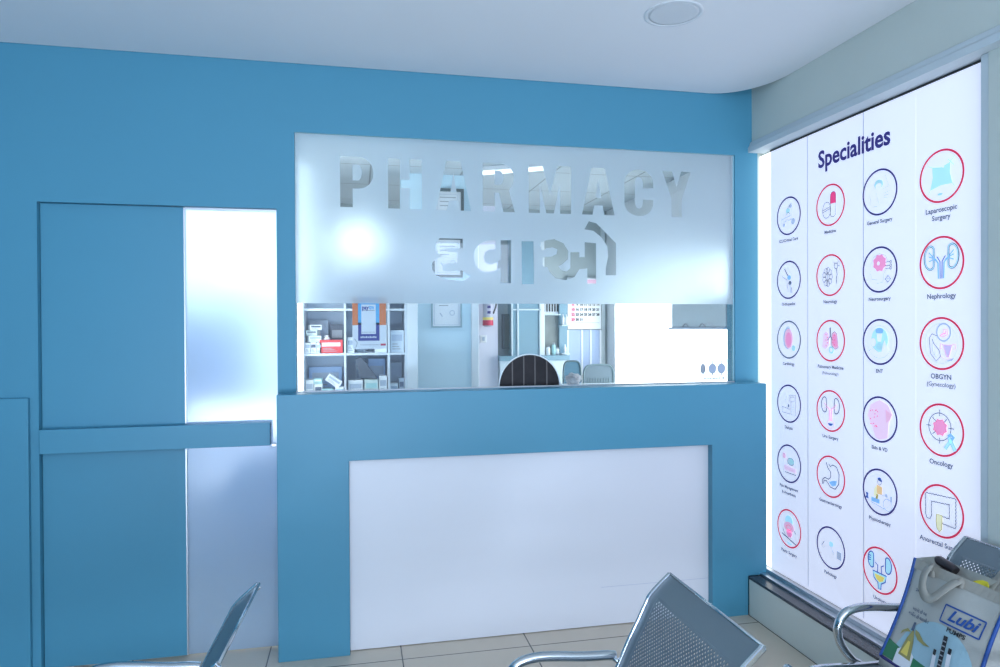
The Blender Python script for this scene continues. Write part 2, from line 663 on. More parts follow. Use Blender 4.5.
loops = [[(-0.289, 1.707), (2.089, 1.707), (2.089, 2.544), (-0.289, 2.544)]]
for ch, x0, x1 in (('P', -.073, .091), ('H', .163, .333), ('A', .405, .588), ('R', .650, .820), ('M', .896, 1.129), ('A', 1.191, 1.376), ('C', 1.433, 1.602), ('Y', 1.655, 1.826)):
    for lp in letter(ch):
        loops.append([(x0 + (x1 - x0) * a, 2.188 + 0.253 * b) for a, b in lp])
GUJ = [[(437, 241), (440, 238), (463, 238.5), (463, 248), (446, 248), (446, 251), (458, 252), (458, 263), (447, 263), (443, 265), (443, 270), (447, 271.5), (461, 270), (471, 276), (463, 281), (446, 279), (436, 275), (432, 269), (432, 263), (437, 258), (443, 256), (437, 253), (435, 248)],
       [(496, 240), (488, 240.5), (481, 243), (475.5, 248.5), (473.5, 256), (475.5, 264), (480, 269.5), (486.5, 272), (494, 271), (501, 267.5), (501, 283), (512, 283), (512, 240), (501, 240), (501, 259), (497, 262.5), (491, 264.5), (486, 262), (484, 257), (485.5, 252), (489, 249.5), (496, 249)],
       [(522, 241), (534, 241), (534.5, 284), (522.5, 284)],
       [(540, 243), (547, 240), (555, 239), (564, 243), (569, 251), (568.5, 259), (563, 264), (559, 266), (562, 270), (567, 271.5), (571, 268), (571, 252), (580, 252), (580, 257), (585.3, 257), (585.3, 242), (596.7, 243), (596.7, 284), (588, 284), (588, 268), (580, 269), (575, 277), (566, 280), (556, 278), (550, 272), (548, 267), (543, 266.5), (543, 257), (552, 256.5), (557, 254), (558, 249), (553, 247), (547, 248), (543, 251)],
       [(585, 229), (589.5, 221), (597, 223), (604, 230), (616.8, 243), (616.8, 275), (606.5, 275), (606.5, 268), (609, 256), (608, 246), (602, 237), (594, 230.5)]]
for lp in GUJ:
    loops.append([(at(u, v, Y=D).x, at(u, v, Y=D).z) for u, v in lp])
cu = bpy.data.curves.new('film', 'CURVE')
cu.dimensions = '2D'
cu.fill_mode = 'BOTH'
cu.extrude = 0.0006
for lp in loops:
    sp = cu.splines.new('POLY')
    sp.points.add(len(lp) - 1)
    for p, (a, b) in zip(sp.points, lp):
        p.co = (a, b, 0, 1)
    sp.use_cyclic_u = True
t = bpy.data.objects.new('film', cu)
COL.objects.link(t)
dg = bpy.context.evaluated_depsgraph_get()
dg.update()
me = bpy.data.meshes.new_from_object(t.evaluated_get(dg))
bpy.data.objects.remove(t)
me.transform(Matrix(((1, 0, 0, 0), (0, 0, -1, D + 0.0105), (0, 1, 0, 0), (0, 0, 0, 1))))
me.materials.clear()
me.materials.append(M_film)
film = bpy.data.objects.new('frosted_film', me)
COL.objects.link(film)
film.parent = wr
film.matrix_basis = world_of(wr).inverted()
film['label'] = 'frosted film reading PHARMACY with its second line in Gujarati'

m = MB()           # polished edge of the glass along the top and at the jamb
m.box(-0.289, 2.089, D + 0.004, D + 0.022, 2.545, 2.5458)
m.box(2.082, 2.0895, D + 0.0095, D + 0.022, 1.274, 2.544)
m.build('glass_edge', M_gedge, wr)
m = MB()
m.box(-0.289, 2.089, D + 0.004, D + 0.026, 1.263, 1.2735)
m.build('sill_channel', M_alu, wr)
# open hole: dark panel stands in for the dim interior, light rim, thin bars
hp = [(HX + HR * math.cos(PI * k / 28), 1.274 + HR * math.sin(PI * k / 28)) for k in range(29)]
M_dark = mat('hatch_dark', (0.022, 0.019, 0.022), 0.4, var=0.5, scale=25, spec=0.2)
m = MB()
m.prism([(x, D + 0.016, z) for x, z in hp], (0, 0.004, 0))
hatch = m.build('hatch_dim_panel', M_dark, wr)
m = MB()
for k in range(28):
    a0, a1 = PI * k / 28, PI * (k + 1) / 28
    q = []
    for r_ in (HR, HR + 0.006):
        q.append((HX + r_ * math.cos(a0), 1.274 + r_ * math.sin(a0)))
    for r_ in (HR + 0.006, HR):
        q.append((HX + r_ * math.cos(a1), 1.274 + r_ * math.sin(a1)))
    m.prism([(x, D + 0.010, z) for x, z in q], (0, 0.011, 0))
m.build('hatch_rim', mat('hatch_rim', (0.75, 0.82, 0.84), 0.3), wr)
M_bar = mat('hatch_bar', (0.13, 0.115, 0.11), 0.5)
for bx in (0.804, 0.866, 0.927, 0.992):
    m = MB()
    m.box(bx - 0.003, bx + 0.003, D + 0.013, D + 0.0165, 1.275, 1.272 + math.sqrt(HR ** 2 - (bx - HX) ** 2))
    m.build('hatch_bar', M_bar, hatch)

# sticker on the glass
fl = Flat(lambda s, t: (s, D + 0.0118, t), (0, -1, 0), 0.0003)
fl.rect(M_film, 1.860, 2.046, 1.278, 1.400)
for zz in (1.383, 1.312):
    fl.stroke(INK['grey'], [(1.875, zz), (2.045, zz)], 0.0032)
for sx, rx_ in ((1.897, 0.014), (1.955, 0.022), (2.010, 0.023)):
    fl.disc(INK['pale'] if rx_ > .02 else INK['grey'], (sx, 1.346), rx_, 0.027, 1)
    fl.ring(INK['grey'], (sx, 1.346), rx_, 0.004, 0.027, 2)
    fl.stroke(INK['slate'], [(sx, 1.373), (sx, 1.392)], 0.004, 2)
    fl.stroke(INK['slate'], [(sx, 1.300 if sx > 1.9 else 1.319), (sx, 1.319)], 0.003, 2)
for k in range(12):
    fl.rect(INK['slate'], 1.893 + k * 0.0092, 1.900 + k * 0.0092, 1.287, 1.293 + 0.002 * (k % 3), 1)
fl.disc(INK['slate'], (2.021, 1.292), 0.006, 0.008, 1)
st = fl.build('glass_sticker', wr)

# payment poster hung on the inside of the glass
po = thing('payment_poster', 'orange and white payment poster with a blue centre hung behind the glass', 'poster', (0.06, D + 0.03, 1.48))
m = MB()
m.box(-0.018, 0.149, D + 0.0230, D + 0.0245, 1.478, 1.742)
m.build('sheet', INK['white'], po)
fl = Flat(lambda s, t: (s, D + 0.0228, t), (0, -1, 0), 0.0004)
fl.rect(INK['payorange'], -0.018, 0.149, 1.598, 1.742)
fl.rect(INK['paysky'], 0.010, 0.116, 1.600, 1.742, 1)
fl.rect(INK['paynavy'], 0.010, 0.116, 1.519, 1.610, 1)
fl.rect(INK['white'], 0.026, 0.098, 1.553, 1.702, 2)
for k in range(9):
    fl.rect(INK['white'], 0.022 + k * 0.0090, 0.028 + k * 0.0090, 1.533, 1.540 + .002 * (k % 2), 2)
for k in range(10):
    fl.rect(INK['grey'], 0.030 + k * 0.0066, 0.034 + k * 0.0066, 1.560, 1.564, 3)
fl.stroke(INK['slate'], [(0.033, 1.672), (0.092, 1.672)], 0.002, 3)
fl.rect(INK['red'], 0.121, 0.147, 1.494, 1.504, 2)
fl.stroke(INK['grey'], [(-0.008, 1.530), (0.006, 1.508), (-0.002, 1.486)], 0.003, 2)
for k in range(14):
    fl.rect(INK['grey'], 0.020 + k * 0.007, 0.0245 + k * 0.007, 1.497, 1.500, 2)
fl.build('print', po)
text('wordmark', 'pay', 0.030, frame((0.046, D + 0.0212, 1.686), (1, 0, 0), (0, 0, 1)), INK['paynavy'], po, 0.0010, 0.034)
text('wordmark', 'tm', 0.030, frame((0.077, D + 0.0212, 1.687), (1, 0, 0), (0, 0, 1)), INK['paysky'], po, 0.0010, 0.024)

# ------------------------------------------------------------------ counter
ct = thing('pharmacy_counter', 'blue pharmacy counter with a large white front panel below the serving glass', 'counter', (0.93, CF, 0))
m = MB()
XL, XR, PX0, PX1, PZ = -0.370, 2.206, -0.038, 1.880, 0.942
for a in ([(XL, 0), (PX0, 0), (PX0, PZ), (PX1, PZ), (PX1, 0), (2.094, 0), (2.094, 0.216), (XR, 0.216), (XR, 1.268), (XL, 1.268)],):
    m.prism([(x, CF, z) for x, z in a], (0, D - CF - 0.001, 0))
m.build('counter_body', M_blue, ct, bevel=0.002)
m = MB()
m.box(PX0 + 0.001, PX1 - 0.001, CF + 0.044, CF + 0.06, 0.004, PZ - 0.001)
m.build('front_panel', M_white, ct)
m = MB()
m.box(PX1 - 0.62, PX1 - 0.002, CF + 0.0432, CF + 0.0442, 0.205, 0.2065)
m.build('panel_joint', M_seam, ct)

# ------------------------------------------------------------------ downlight in the ceiling
dl = thing('ceiling_downlight', 'round white recessed downlight in the lowered ceiling', 'light', (1.296, 2.622, H))
m = MB()
m.lathe([(0.121, 0.0), (0.121, -0.002), (0.116, -0.004), (0.106, -0.004), (0.103, -0.001)], (1.296, 2.622, H), 40)
m.build('trim_ring', mat('downlight_ring', (0.74, 0.76, 0.78), 0.4), dl)
m = MB()
m.lathe([(0.1025, 0.0), (0.1025, -0.0022), (0.0900, -0.0026)], (1.296, 2.622, H), 40)
m.build('diffuser', mat('downlight_diffuser', (0.70, 0.72, 0.74), 0.5), dl)

# ------------------------------------------------------------------ board of specialities
bd = thing('specialities_board', 'tall white backlit board of round medical emblems headed Specialities', 'sign board', (BX, 2.75, 0.25))
BT = 2.551
for i, (y0, y1) in enumerate(((3.396, 3.081), (3.079, 2.690), (2.688, 2.394), (2.393, 2.069))):
    m = MB()
    m.box(BX - 0.010, BX + 0.001, y1, y0, 0.232, BT)
    m.build('panel', M_board, bd)
m = MB()
for yy in (3.080, 2.689):
    m.box(BX - 0.0108, BX - 0.002, yy - 0.0016, yy + 0.0016, 0.246, BT)
m.build('joint_strip', M_seam, bd)
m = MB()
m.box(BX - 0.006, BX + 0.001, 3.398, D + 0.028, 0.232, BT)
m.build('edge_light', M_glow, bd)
m = MB()
m.box(BX - 0.012, BX + 0.001, 2.069, 3.40, BT, BT + 0.009)
m.box(BX - 0.012, BX + 0.001, 2.069, 2.087, BT, BT + 0.010)
m.build('top_gap', M_black, bd)
BF = BX - 0.0105


def bpt(s, t):
    return (BF, -s, t)


def bframe(y, z, lift=0.0016):
    return frame((BF - lift, y, z), (0, -1, 0), (0, 0, 1))


COLY = (3.2364, 2.9103, 2.5918, 2.2686)
ROWZ = (2.170, 1.829, 1.510, 1.168, 0.847, 0.499)


def hexpoly(c, r, n=14, w=0.0, ph=0.0):
    return [(c[0] + (r + w * (1 if k % 2 else -1)) * math.cos(2 * PI * k / n + ph), c[1] + (r + w * (1 if k % 2 else -1)) * math.sin(2 * PI * k / n + ph)) for k in range(n)]


def kidney(c, sx, k):
    """bean outline opening towards +sx"""
    o = []
    for i in range(22):
        a = 2 * PI * i / 22
        r = 1.0 - 0.42 * math.exp(-((math.cos(a) - 1) ** 2) / 0.12) * (1 if math.cos(a) > 0 else 0)
        o.append((c[0] + sx * k * 0.62 * r * math.cos(a), c[1] + k * math.sin(a) * (1.0)))
    return o


BINK = {}
for k_ in INK:
    c_ = tuple(INK[k_].node_tree.nodes['Mix'].inputs[6].default_value)[:3]
    BINK[k_] = mat('board_ink_' + k_, c_, 0.5, var=0.02, emit=0.42, ecol=tuple(min(1, v * q) for v, q in zip(c_, (0.96, 1.0, 1.18))))


text('heading', 'Specialities', 0.115, bframe(2.762, 2.402), BINK['navy'], bd, 0.0030, 0.468)


def pictogram(fl, kind, P):
    I = BINK

    def q(pts):
        return [P(*p) for p in pts]
    W = 0.0024

    def st_(c, pts, wd=W, closed=False, ly=2):
        fl.stroke(I[c], q(pts), wd, ly, closed)

    def fi(c, pts, ly=1):
        fl.fill(I[c], q(pts), ly)

    def el(cx, cy, rx_, ry_, n=18, a0=0, a1=360):
        return [(cx + rx_ * math.cos(math.radians(a0 + (a1 - a0) * k / n)), cy + ry_ * math.sin(math.radians(a0 + (a1 - a0) * k / n))) for k in range(n + (0 if a1 - a0 == 360 else 1))]
    if kind == 'bed':
        st_('pale', [(-.62, -.12), (.25, .02), (.25, -.02), (-.62, -.16)])
        st_('pale', [(-.6, -.32), (.5, -.2)]); st_('pale', [(-.6, .0), (-.6, -.5)]); st_('pale', [(.3, .65), (.3, -.1)])
        fi('mint', el(-.05, .28, .18, .14)); fi('pale', el(.15, .5, .13, .10)); st_('slate', [(-.25, .08), (.0, .2), (.15, .08)])
        fi('pale', el(-.4, -.45, .10, .10)); fi('pale', el(.4, -.35, .16, .18)); st_('slate', [(-.1, .38), (.25, .66)])
        st_('pale', [(-.5, -.2), (-.3, -.3), (-.1, -.18), (.1, -.28), (.25, -.1)])
    elif kind == 'knee':
        st_('slate', [(-.35, .62), (-.05, .22)], .006); st_('pale', [(-.1, .72), (.28, .3), (.36, -.1), (.45, -.55)]); st_('slate', [(-.55, .22), (-.12, -.02), (-.12, -.3), (-.02, -.66)])
        fi('blue', el(.05, .12, .16, .13)); fi('slate', el(.12, -.18, .13, .12)); st_('pale', [(.12, -.22), (.2, -.72)], .007); st_('slate', [(.26, -.42), (.3, -.72)], .004)
    elif kind == 'heart':
        fi('pale', el(-.08, .08, .40, .60)); fi('rose', el(0, .05, .36, .54), 2); fi('pink', el(0, .0, .24, .40), 3)
        st_('pale', [(-.3, .5), (-.1, .75), (.15, .66)], .004); st_('pale', [(-.6, -.1), (-.45, -.25), (-.3, -.38)]); fi('mint', el(.42, -.45, .17, .16), 2)
    elif kind == 'machine':
        st_('slate', [(.05, .45), (.6, .5), (.6, -.6), (.2, -.55), (.2, .1), (.05, .1)], W, True); st_('slate', [(.15, .38), (.5, .4), (.5, .15), (.15, .12)], W, True)
        st_('pale', el(-.3, .35, .12, .16), W, True); st_('pale', [(-.6, -.1), (-.3, .15), (.05, -.05), (-.1, -.25)]); st_('slate', [(-.6, -.2), (-.55, -.5), (.1, -.55), (.1, -.3), (-.6, -.2)])
        for k in range(4):
            st_('pale', [(.25, -.05 - .12 * k), (.5, -.03 - .12 * k)])
        fi('slate', el(-.02, -.12, .07, .08))
    elif kind == 'drip':
        fi('rose', el(-.42, .38, .14, .16)); st_('pale', el(-.40, .62, .10, .14), W, True); st_('pale', [(-.42, .2), (-.42, -.6)]); st_('rose', [(-.42, .3), (-.05, .2), (.1, .1)])
        fi('mint', el(.18, .14, .28, .20)); st_('slate', el(.18, .14, .28, .20), W, True, 3); fi('skin', [(-.4, -.1), (.6, -.2), (.6, -.42), (-.4, -.4)]); st_('slate', [(-.35, -.5), (.62, -.52)], .004)
        st_('pale', [(-.35, -.15), (0, .05), (.5, -.05)])
    elif kind == 'surgery':
        fi('sky', el(0, .42, .34, .30)); fi('rose', el(0, .08, .44, .28), 2); fi('pink', el(.02, -.25, .24, .22), 2); st_('hot', el(0, .05, .22, .14), W, True, 3)
        st_('slate', [(-.55, -.1), (-.3, -.45), (.0, -.55)], .004); st_('slate', [(-.62, -.4), (.62, -.72)], .006); st_('slate', [(.42, 0), (.62, -.15)], .004); st_('pale', [(-.5, -.5), (.3, -.45), (.5, -.65)])
        fi('sky', [(-.2, -.72), (.3, -.78), (.2, -.86), (-.1, -.85)])
    elif kind == 'pills':
        cap = el(.22, .42, .20, .20, 10, 0, 180) + el(.22, -.42, .20, .20, 10, 180, 360)
        fi('white', cap); fi('hot', el(.22, .44, .20, .20, 10, 0, 180) + [(.02, .05), (.42, .05)], 2)
        st_('slate', cap, .0028, True, 3)
        st_('slate', el(-.25, -.22, .30, .40), .0028, True, 3); st_('slate', [(-.52, -.2), (.02, -.08)], .0026, False, 3); st_('slate', [(-.52, -.3), (.02, -.18)], .0026, False, 3)
    elif kind == 'brain':
        random.seed(3)
        for k in range(9):
            a = 2 * PI * k / 9
            st_('slate', el(-.2 + .24 * math.cos(a), -.08 + .34 * math.sin(a), .13, .14, 10), .0024, True)
        st_('slate', el(-.2, -.08, .14, .16, 10), .0024, True); st_('slate', [(-.2, .4), (-.2, -.55)])
        st_('slate', [(.45, .3), (.5, 0), (.44, -.2), (.48, -.45)], .004); st_('slate', el(.42, .42, .12, .14), .003, True); st_('slate', [(.25, .62), (.36, .52)]); st_('slate', [(.6, .66), (.5, .53)]); st_('slate', [(.68, .42), (.54, .42)])
    elif kind == 'lungs':
        L = [(-.08, .02), (-.14, .36), (-.32, .46), (-.48, .34), (-.58, -.34), (-.34, -.42), (-.10, -.22)]
        R = [(-x, y) for x, y in L]
        fi('skin', L); fi('rose', R); fi('pink', [(x * .7 + .1, y * .75) for x, y in R], 2); st_('slate', R, .0026, True, 3); st_('lilac', L, .0026, True, 3)
        st_('slate', [(0, .66), (0, .2)], .008); st_('slate', [(0, .22), (-.2, .02)], .004); st_('slate', [(0, .22), (.2, .02)], .004)
        fi('mint', el(.08, -.46, .18, .19), 3); fi('white', el(.08, -.46, .09, .10), 4)
        for k in range(5):
            fi('hot', el(-.3 + .1 * (k % 2), -.25 + .14 * k, .03, .03, 8), 4); fi('hot', el(.3 - .1 * (k % 2), -.2 + .12 * k, .03, .03, 8), 4)
    elif kind == 'kidneys':
        for sx in (1, -1):
            st_('slate', kidney((-.42 * sx, .28), sx, .38), .005, True)
            st_('rose', [(-.45 * sx, .36), (-.25 * sx, .2), (-.09 * sx, .12), (-.07 * sx, -.5)], .006); st_('skin', [(-.45 * sx, .1), (-.25 * sx, .14), (-.04 * sx, .05), (-.03 * sx, -.5)], .005)
        st_('rose', el(.02, -.66, .26, .20), .003, True); fi('deep', [(-.2, -.62), (.22, -.62), (.08, -.74), (-.08, -.74)], 2)
    elif kind == 'stomach':
        st_('slate', [(-.3, .66), (-.2, .42), (.02, .22), (.02, -.02), (-.12, -.16), (-.4, -.12), (-.58, -.26), (-.6, -.5)], .005)
        st_('slate', [(-.12, .62), (-.02, .5), (.2, .62), (.45, .55), (.62, .25), (.6, -.25), (.35, -.55), (.0, -.52), (-.3, -.26), (-.48, -.3), (-.5, -.46)], .005)
        fi('blue', [(-.12, -.28), (.2, -.16), (.46, -.12), (.4, -.36), (.15, -.46), (-.02, -.38)])
    elif kind == 'lab':
        st_('grey', [(-.65, -.05), (-.45, .2)], .006); st_('grey', [(-.68, -.1), (-.5, -.14), (-.4, .0)]); fi('sky', el(.05, .2, .16, .13)); st_('pale', [(-.1, .12), (.05, .04), (.2, -.2)], .004)
        st_('grey', [(.18, -.1), (.26, -.28), (.1, -.24)], .003); fi('pale', [(.45, -.0), (.78, -.02), (.78, -.42), (.45, -.4)])
        for k in range(4):
            st_('grey', [(.48, -.08 - .09 * k), (.75, -.09 - .09 * k)], W, False, 3)
    elif kind == 'surgeon':
        fi('mint', el(-.05, .35, .26, .22)); fi('white', el(-.05, .27, .18, .14), 2)
        for p_ in ([(-.6, .0), (-.5, -.35), (-.55, -.5)], [(-.2, .05), (0, -.6), (.2, -.45)], [(.2, .1), (.6, .18), (.6, -.05), (.25, -.1)], [(.25, -.2), (.55, -.2)], [(.25, -.3), (.5, -.35)], [(.35, .7), (.55, .2)], [(-.4, -.6), (-.1, -.62)]):
            st_('pale', p_)
    elif kind == 'head':
        st_('pale', [(.5, .3), (.38, .6), (0, .72), (-.36, .58), (-.52, .25), (-.5, 0), (-.6, -.12), (-.5, -.2), (-.46, -.42), (-.16, -.45), (-.14, -.62), (.22, -.58), (.26, -.2), (.42, 0)], .0028)
        fi('pink', hexpoly(P and (.0, .3), .38, 16, .035)); fi('white', el(-.06, .28, .08, .09), 2)
        for yy in (.3, .14, .02):
            st_('slate', [(.34, yy), (.6, yy)]); st_('slate', el(.66, yy, .05, .06, 10), W, True)
        st_('slate', el(.5, -.45, .16, .16, 4), .003, True); st_('pale', [(.5, -.25), (.5, -.66)]); st_('pale', [(.3, -.45), (.7, -.45)])
    elif kind == 'ent':
        fi('sky', el(0, .1, .5, .55, 24)); st_('pale', el(0, 0, .72, .74, 30), .002, True)
        fi('blue', el(.0, .5, .24, .14), 2); fi('white', [(-.16, .38), (.16, .38), (.1, .02), (-.1, .02)], 3); fi('white', el(-.36, -.02, .16, .2), 3); fi('white', [(.3, .1), (.12, -.44), (.56, -.42)], 3)
        fi('mint', el(-.02, -.2, .2, .18), 2); st_('pale', el(-.36, -.02, .16, .2), W, True, 4); st_('pale', [(.3, .1), (.12, -.44), (.56, -.42)], W, True, 4); st_('pale', [(-.66, -.42), (-.3, -.25), (0, -.5)], W, False, 4)
        for k in range(5):
            st_('pale', [(-.3 + .14 * k, -.66 - .03 * (k % 2)), (-.24 + .14 * k, -.68)], W)
    elif kind == 'skin':
        fi('skin', [(-.5, -.3), (-.75, .1), (-.55, .62), (0, .88), (.5, .7), (.74, .3), (.52, -.15), (.48, -.78), (.0, -.92), (-.25, -.85)]); fi('rose', [(.35, .5), (.74, .3), (.62, .05), (.4, -.1)], 2)
        random.seed(5)
        for k in range(16):
            fi('hot', el(-.35 + random.uniform(-.2, .25), .0 + random.uniform(-.45, .45), .028, .028, 8), 3)
    elif kind == 'therapy':
        st_('pale', el(0, 0, .74, .76, 30), .0016, True)
        fi('deep', [(-.12, .62), (.05, .66), (.16, .52), (.12, .46), (-.1, .52)], 2); st_('slate', el(0, .44, .11, .13, 12), W, True, 3); fi('orange', [(-.16, .3), (.16, .24), (.14, -.12), (-.2, -.1)]); fi('cream', [(-.32, .1), (-.18, .28), (-.14, -.2), (-.36, -.26)], 2)
        fi('olive', [(-.2, -.12), (-.06, -.14), (-.12, -.36), (-.24, -.34)], 2); fi('blue', [(-.5, -.32), (.0, -.34), (.0, -.54), (-.5, -.52)]); st_('pale', [(-.5, -.56), (.3, -.7)], .004); st_('pale', [(.05, -.1), (.5, -.12), (.55, -.35)], .003)
        st_('pale', el(.48, -.48, .26, .26), .004, True); fi('pale', el(.4, -.08, .08, .08)); fi('deep', [(-.86, -.18), (-.68, -.2), (-.72, -.34), (-.66, -.46), (-.88, -.44), (-.8, -.32)])
        fi('pale', [(.62, -.05), (.74, -.05), (.74, -.3), (.62, -.3)])
    elif kind == 'bladder':
        for sx in (1, -1):
            kd = kidney((-.48 * sx, .36), sx, .36)
            fi('sky', kd); st_('deep', kd, .0055, True)
            st_('deep', [(-.26 * sx, .3), (-.10 * sx, .2), (-.12 * sx, -.15)], .005)
        for k in range(3):
            st_('deep', [(-.68, .3 + .1 * k), (-.52, .32 + .1 * k)], .005, False, 3)
        bl = [(-.42, -.12), (.42, -.12), (.34, -.42), (.1, -.58), (.08, -.84), (-.08, -.84), (-.1, -.58), (-.34, -.42)]
        fi('sky', bl); fi('yellow', [(-.3, -.22), (.3, -.22), (.22, -.42), (0, -.54), (-.22, -.42)], 3); st_('deep', bl, .0055, True)
    elif kind == 'drape':
        fi('sky', [(-.42, .42), (.0, .34), (.42, .46), (.4, .05), (.52, -.38), (.0, -.36), (-.52, -.48), (-.4, 0)]); fi('white', el(.1, .34, .04, .04, 10), 3)
        for a, b in (((-.42, .42), (-.62, .5)), ((.42, .46), (.62, .66)), ((-.52, -.48), (-.6, -.62)), ((.52, -.38), (.62, -.5)), ((.3, .6), (.6, .3))):
            st_('sky', [a, b], .003)
        fi('mint', el(-.05, -.7, .12, .05))
    elif kind == 'nephro':
        for sx in (1, -1):
            kd = kidney((-.50 * sx, .22), sx, .46)
            st_('slate', kd, .009, True); st_('sky', [(x * .98, y) for x, y in kd], .004, True, 3)
            for yy in (.45, .28, .08):
                st_('blue', [(-.58 * sx, yy), (-.3 * sx, .18), (-.2 * sx, .1)], .005)
            st_('blue', [(-.3 * sx, .18), (-.14 * sx, .0), (-.12 * sx, -.62)], .007); st_('deep', [(-.2 * sx, .26), (-.05 * sx, .05), (-.04 * sx, -.62)], .004)
    elif kind == 'obgyn':
        st_('pale', el(0, 0, .76, .78, 30), .0016, True)
        st_('pale', el(.12, .44, .32, .34), .007, True); st_('rose', [(-.05, .3), (.1, .38), (.12, .55), (.28, .56), (.3, .36), (.12, .26), (-.05, .3)], .004); st_('pink', [(.02, .36), (.22, .4), (.2, .5)], .004)
        st_('slate', [(-.2, .3), (-.42, .38), (-.56, .2), (-.5, -.4), (-.22, -.7), (-.02, -.5), (-.1, -.25), (-.35, 0), (-.42, .18)], .0026); st_('pale', [(-.42, .0), (-.4, -.3), (-.22, -.55)])
        ut = [(.1, -.05), (.5, -.05), (.4, -.36), (.34, -.52), (.26, -.52), (.2, -.36)]
        fi('lilac', ut); st_('rose', ut, .004, True); st_('rose', [(.1, -.05), (-.02, -.0), (-.04, -.2), (.06, -.2)], .004); st_('rose', [(.5, -.05), (.64, 0), (.66, -.2), (.54, -.2)], .004)
        st_('rose', [(.0, -.5), (.2, -.62), (.5, -.56)], .002); fi('pale', [(.15, -.7), (.5, -.66), (.6, -.54), (.35, -.62)])
    elif kind == 'target':
        st_('slate', el(-.06, .12, .52, .54, 30), .003, True)
        for a, b in (((-.06, .54), (-.06, .8)), ((-.06, -.3), (-.06, -.54)), ((-.46, .12), (-.7, .12)), ((.34, .12), (.6, .12)), ((-.4, .46), (-.22, .3)), ((.28, .46), (.12, .3)), ((-.4, -.2), (-.22, -.06))):
            st_('slate', [a, b], .003)
        hx = hexpoly((-.04, .1), .30, 16, .035)
        fi('pink', hx, 3); st_('hot', hx, .002, True, 4)
        st_('blue', [(.66, -.72), (.42, -.3), (.34, -.22)], .016, False, 5); st_('blue', [(.2, -.7), (.46, -.34), (.58, -.2), (.46, -.12), (.34, -.22)], .014, False, 5)
        st_('sky', [(.66, -.72), (.42, -.3), (.36, -.24)], .011, False, 6); st_('sky', [(.2, -.7), (.46, -.34)], .010, False, 6)
    elif kind == 'colon':
        for sgn, base in ((1, [(-.72, -.3), (-.72, .55), (.66, .62), (.66, -.48), (.04, -.46)]), (-1, [(-.46, -.3), (-.46, .3), (.40, .36), (.40, -.22), (-.02, -.20)])):
            o = []
            for (a, b) in zip(base, base[1:]):
                nn = max(2, int(math.hypot(b[0] - a[0], b[1] - a[1]) / .045))
                dx, dy = b[0] - a[0], b[1] - a[1]
                L_ = math.hypot(dx, dy)
                for k in range(nn):
                    f = k / nn
                    wv = .028 * abs(math.sin(PI * f * nn / 3)) * sgn
                    o.append((a[0] + dx * f - dy / L_ * wv, a[1] + dy * f + dx / L_ * wv))
            o.append(base[-1])
            st_('slate', o, .0032)
        st_('slate', [(-.72, -.3), (-.68, -.42), (-.52, -.44), (-.46, -.3)], .0032)
        y = [(-.20, -.16), (.06, -.16), (.06, -.4), (.04, -.7), (-.06, -.84), (-.18, -.72), (-.22, -.45)]
        fi('cream', y, 3); st_('olive', y, .0032, True, 4)


EMB = [('navy', 'bed', ['ICU/Critical Care']), ('red', 'pills', ['Medicine']), ('navy', 'surgeon', ['General Surgery']), ('red', 'drape', ['Laparoscopic', 'Surgery']),
       ('navy', 'knee', ['Orthopedics']), ('red', 'brain', ['Neurology']), ('navy', 'head', ['Neurosurgery']), ('red', 'nephro', ['Nephrology']),
       ('slate', 'heart', ['Cardiology']), ('red', 'lungs', ['Pulmonary Medicine', '(Pulmonology)']), ('navy', 'ent', ['ENT']), ('red', 'obgyn', ['OBGYN', '(Gynecology)']),
       ('navy', 'machine', ['Dialysis']), ('red', 'kidneys', ['Uro Surgery']), ('navy', 'skin', ['Skin & VD']), ('red', 'target', ['Oncology']),
       ('navy', 'drip', ['Pain Management', '& Anesthesia']), ('red', 'stomach', ['Gastroenterology']), ('navy', 'therapy', ['Physiotherapy']), ('red', 'colon', ['Anorectal Surgery']),
       ('red', 'surgery', ['Plastic Surgery']), ('navy', 'lab', ['Pathology']), ('red', 'bladder', ['Urology'])]
for i, (ink, kind, cap) in enumerate(EMB):
    cy, cz = COLY[i % 4], ROWZ[i // 4]
    R_ = 0.098 if i % 4 < 3 else 0.101
    fl = Flat(bpt, (-1, 0, 0), 0.0004)
    fl.ring(BINK[ink], (-cy, cz), R_, 0.0082, R_, 1, 48)
    e = fl.build('emblem', bd)
    e['label'] = ('dark ringed' if ink != 'red' else 'red ringed') + ' emblem captioned ' + ' '.join(cap)
    fl = Flat(bpt, (-1, 0, 0), 0.0004)
    pictogram(fl, kind, lambda a, b: (-cy + a * R_, cz + b * R_))
    pg = fl.build('pictogram', e)
    for k, line in enumerate(cap):
        big = 0.0225 if i % 4 < 3 else 0.028
        text('caption', line, big * (0.9 if line[0] == '(' else 1), bframe(cy, cz - R_ - 0.031 - 0.031 * k), BINK['slate'], e, 0.0003 if line[0] == '(' else 0.0007)
random.seed(11)

# ------------------------------------------------------------------ waiting benches
PROF = [(0.0, 0.800), (-0.062, 0.744), (-0.084, 0.708), (-0.106, 0.664), (-0.140, 0.600), (-0.175, 0.525), (-0.205, 0.470), (-0.234, 0.415)]
SEATP = [(-0.236, 0.408), (-0.275, 0.384), (-0.34, 0.374), (-0.46, 0.376), (-0.57, 0.384), (-0.64, 0.384), (-0.675, 0.370), (-0.685, 0.350)]


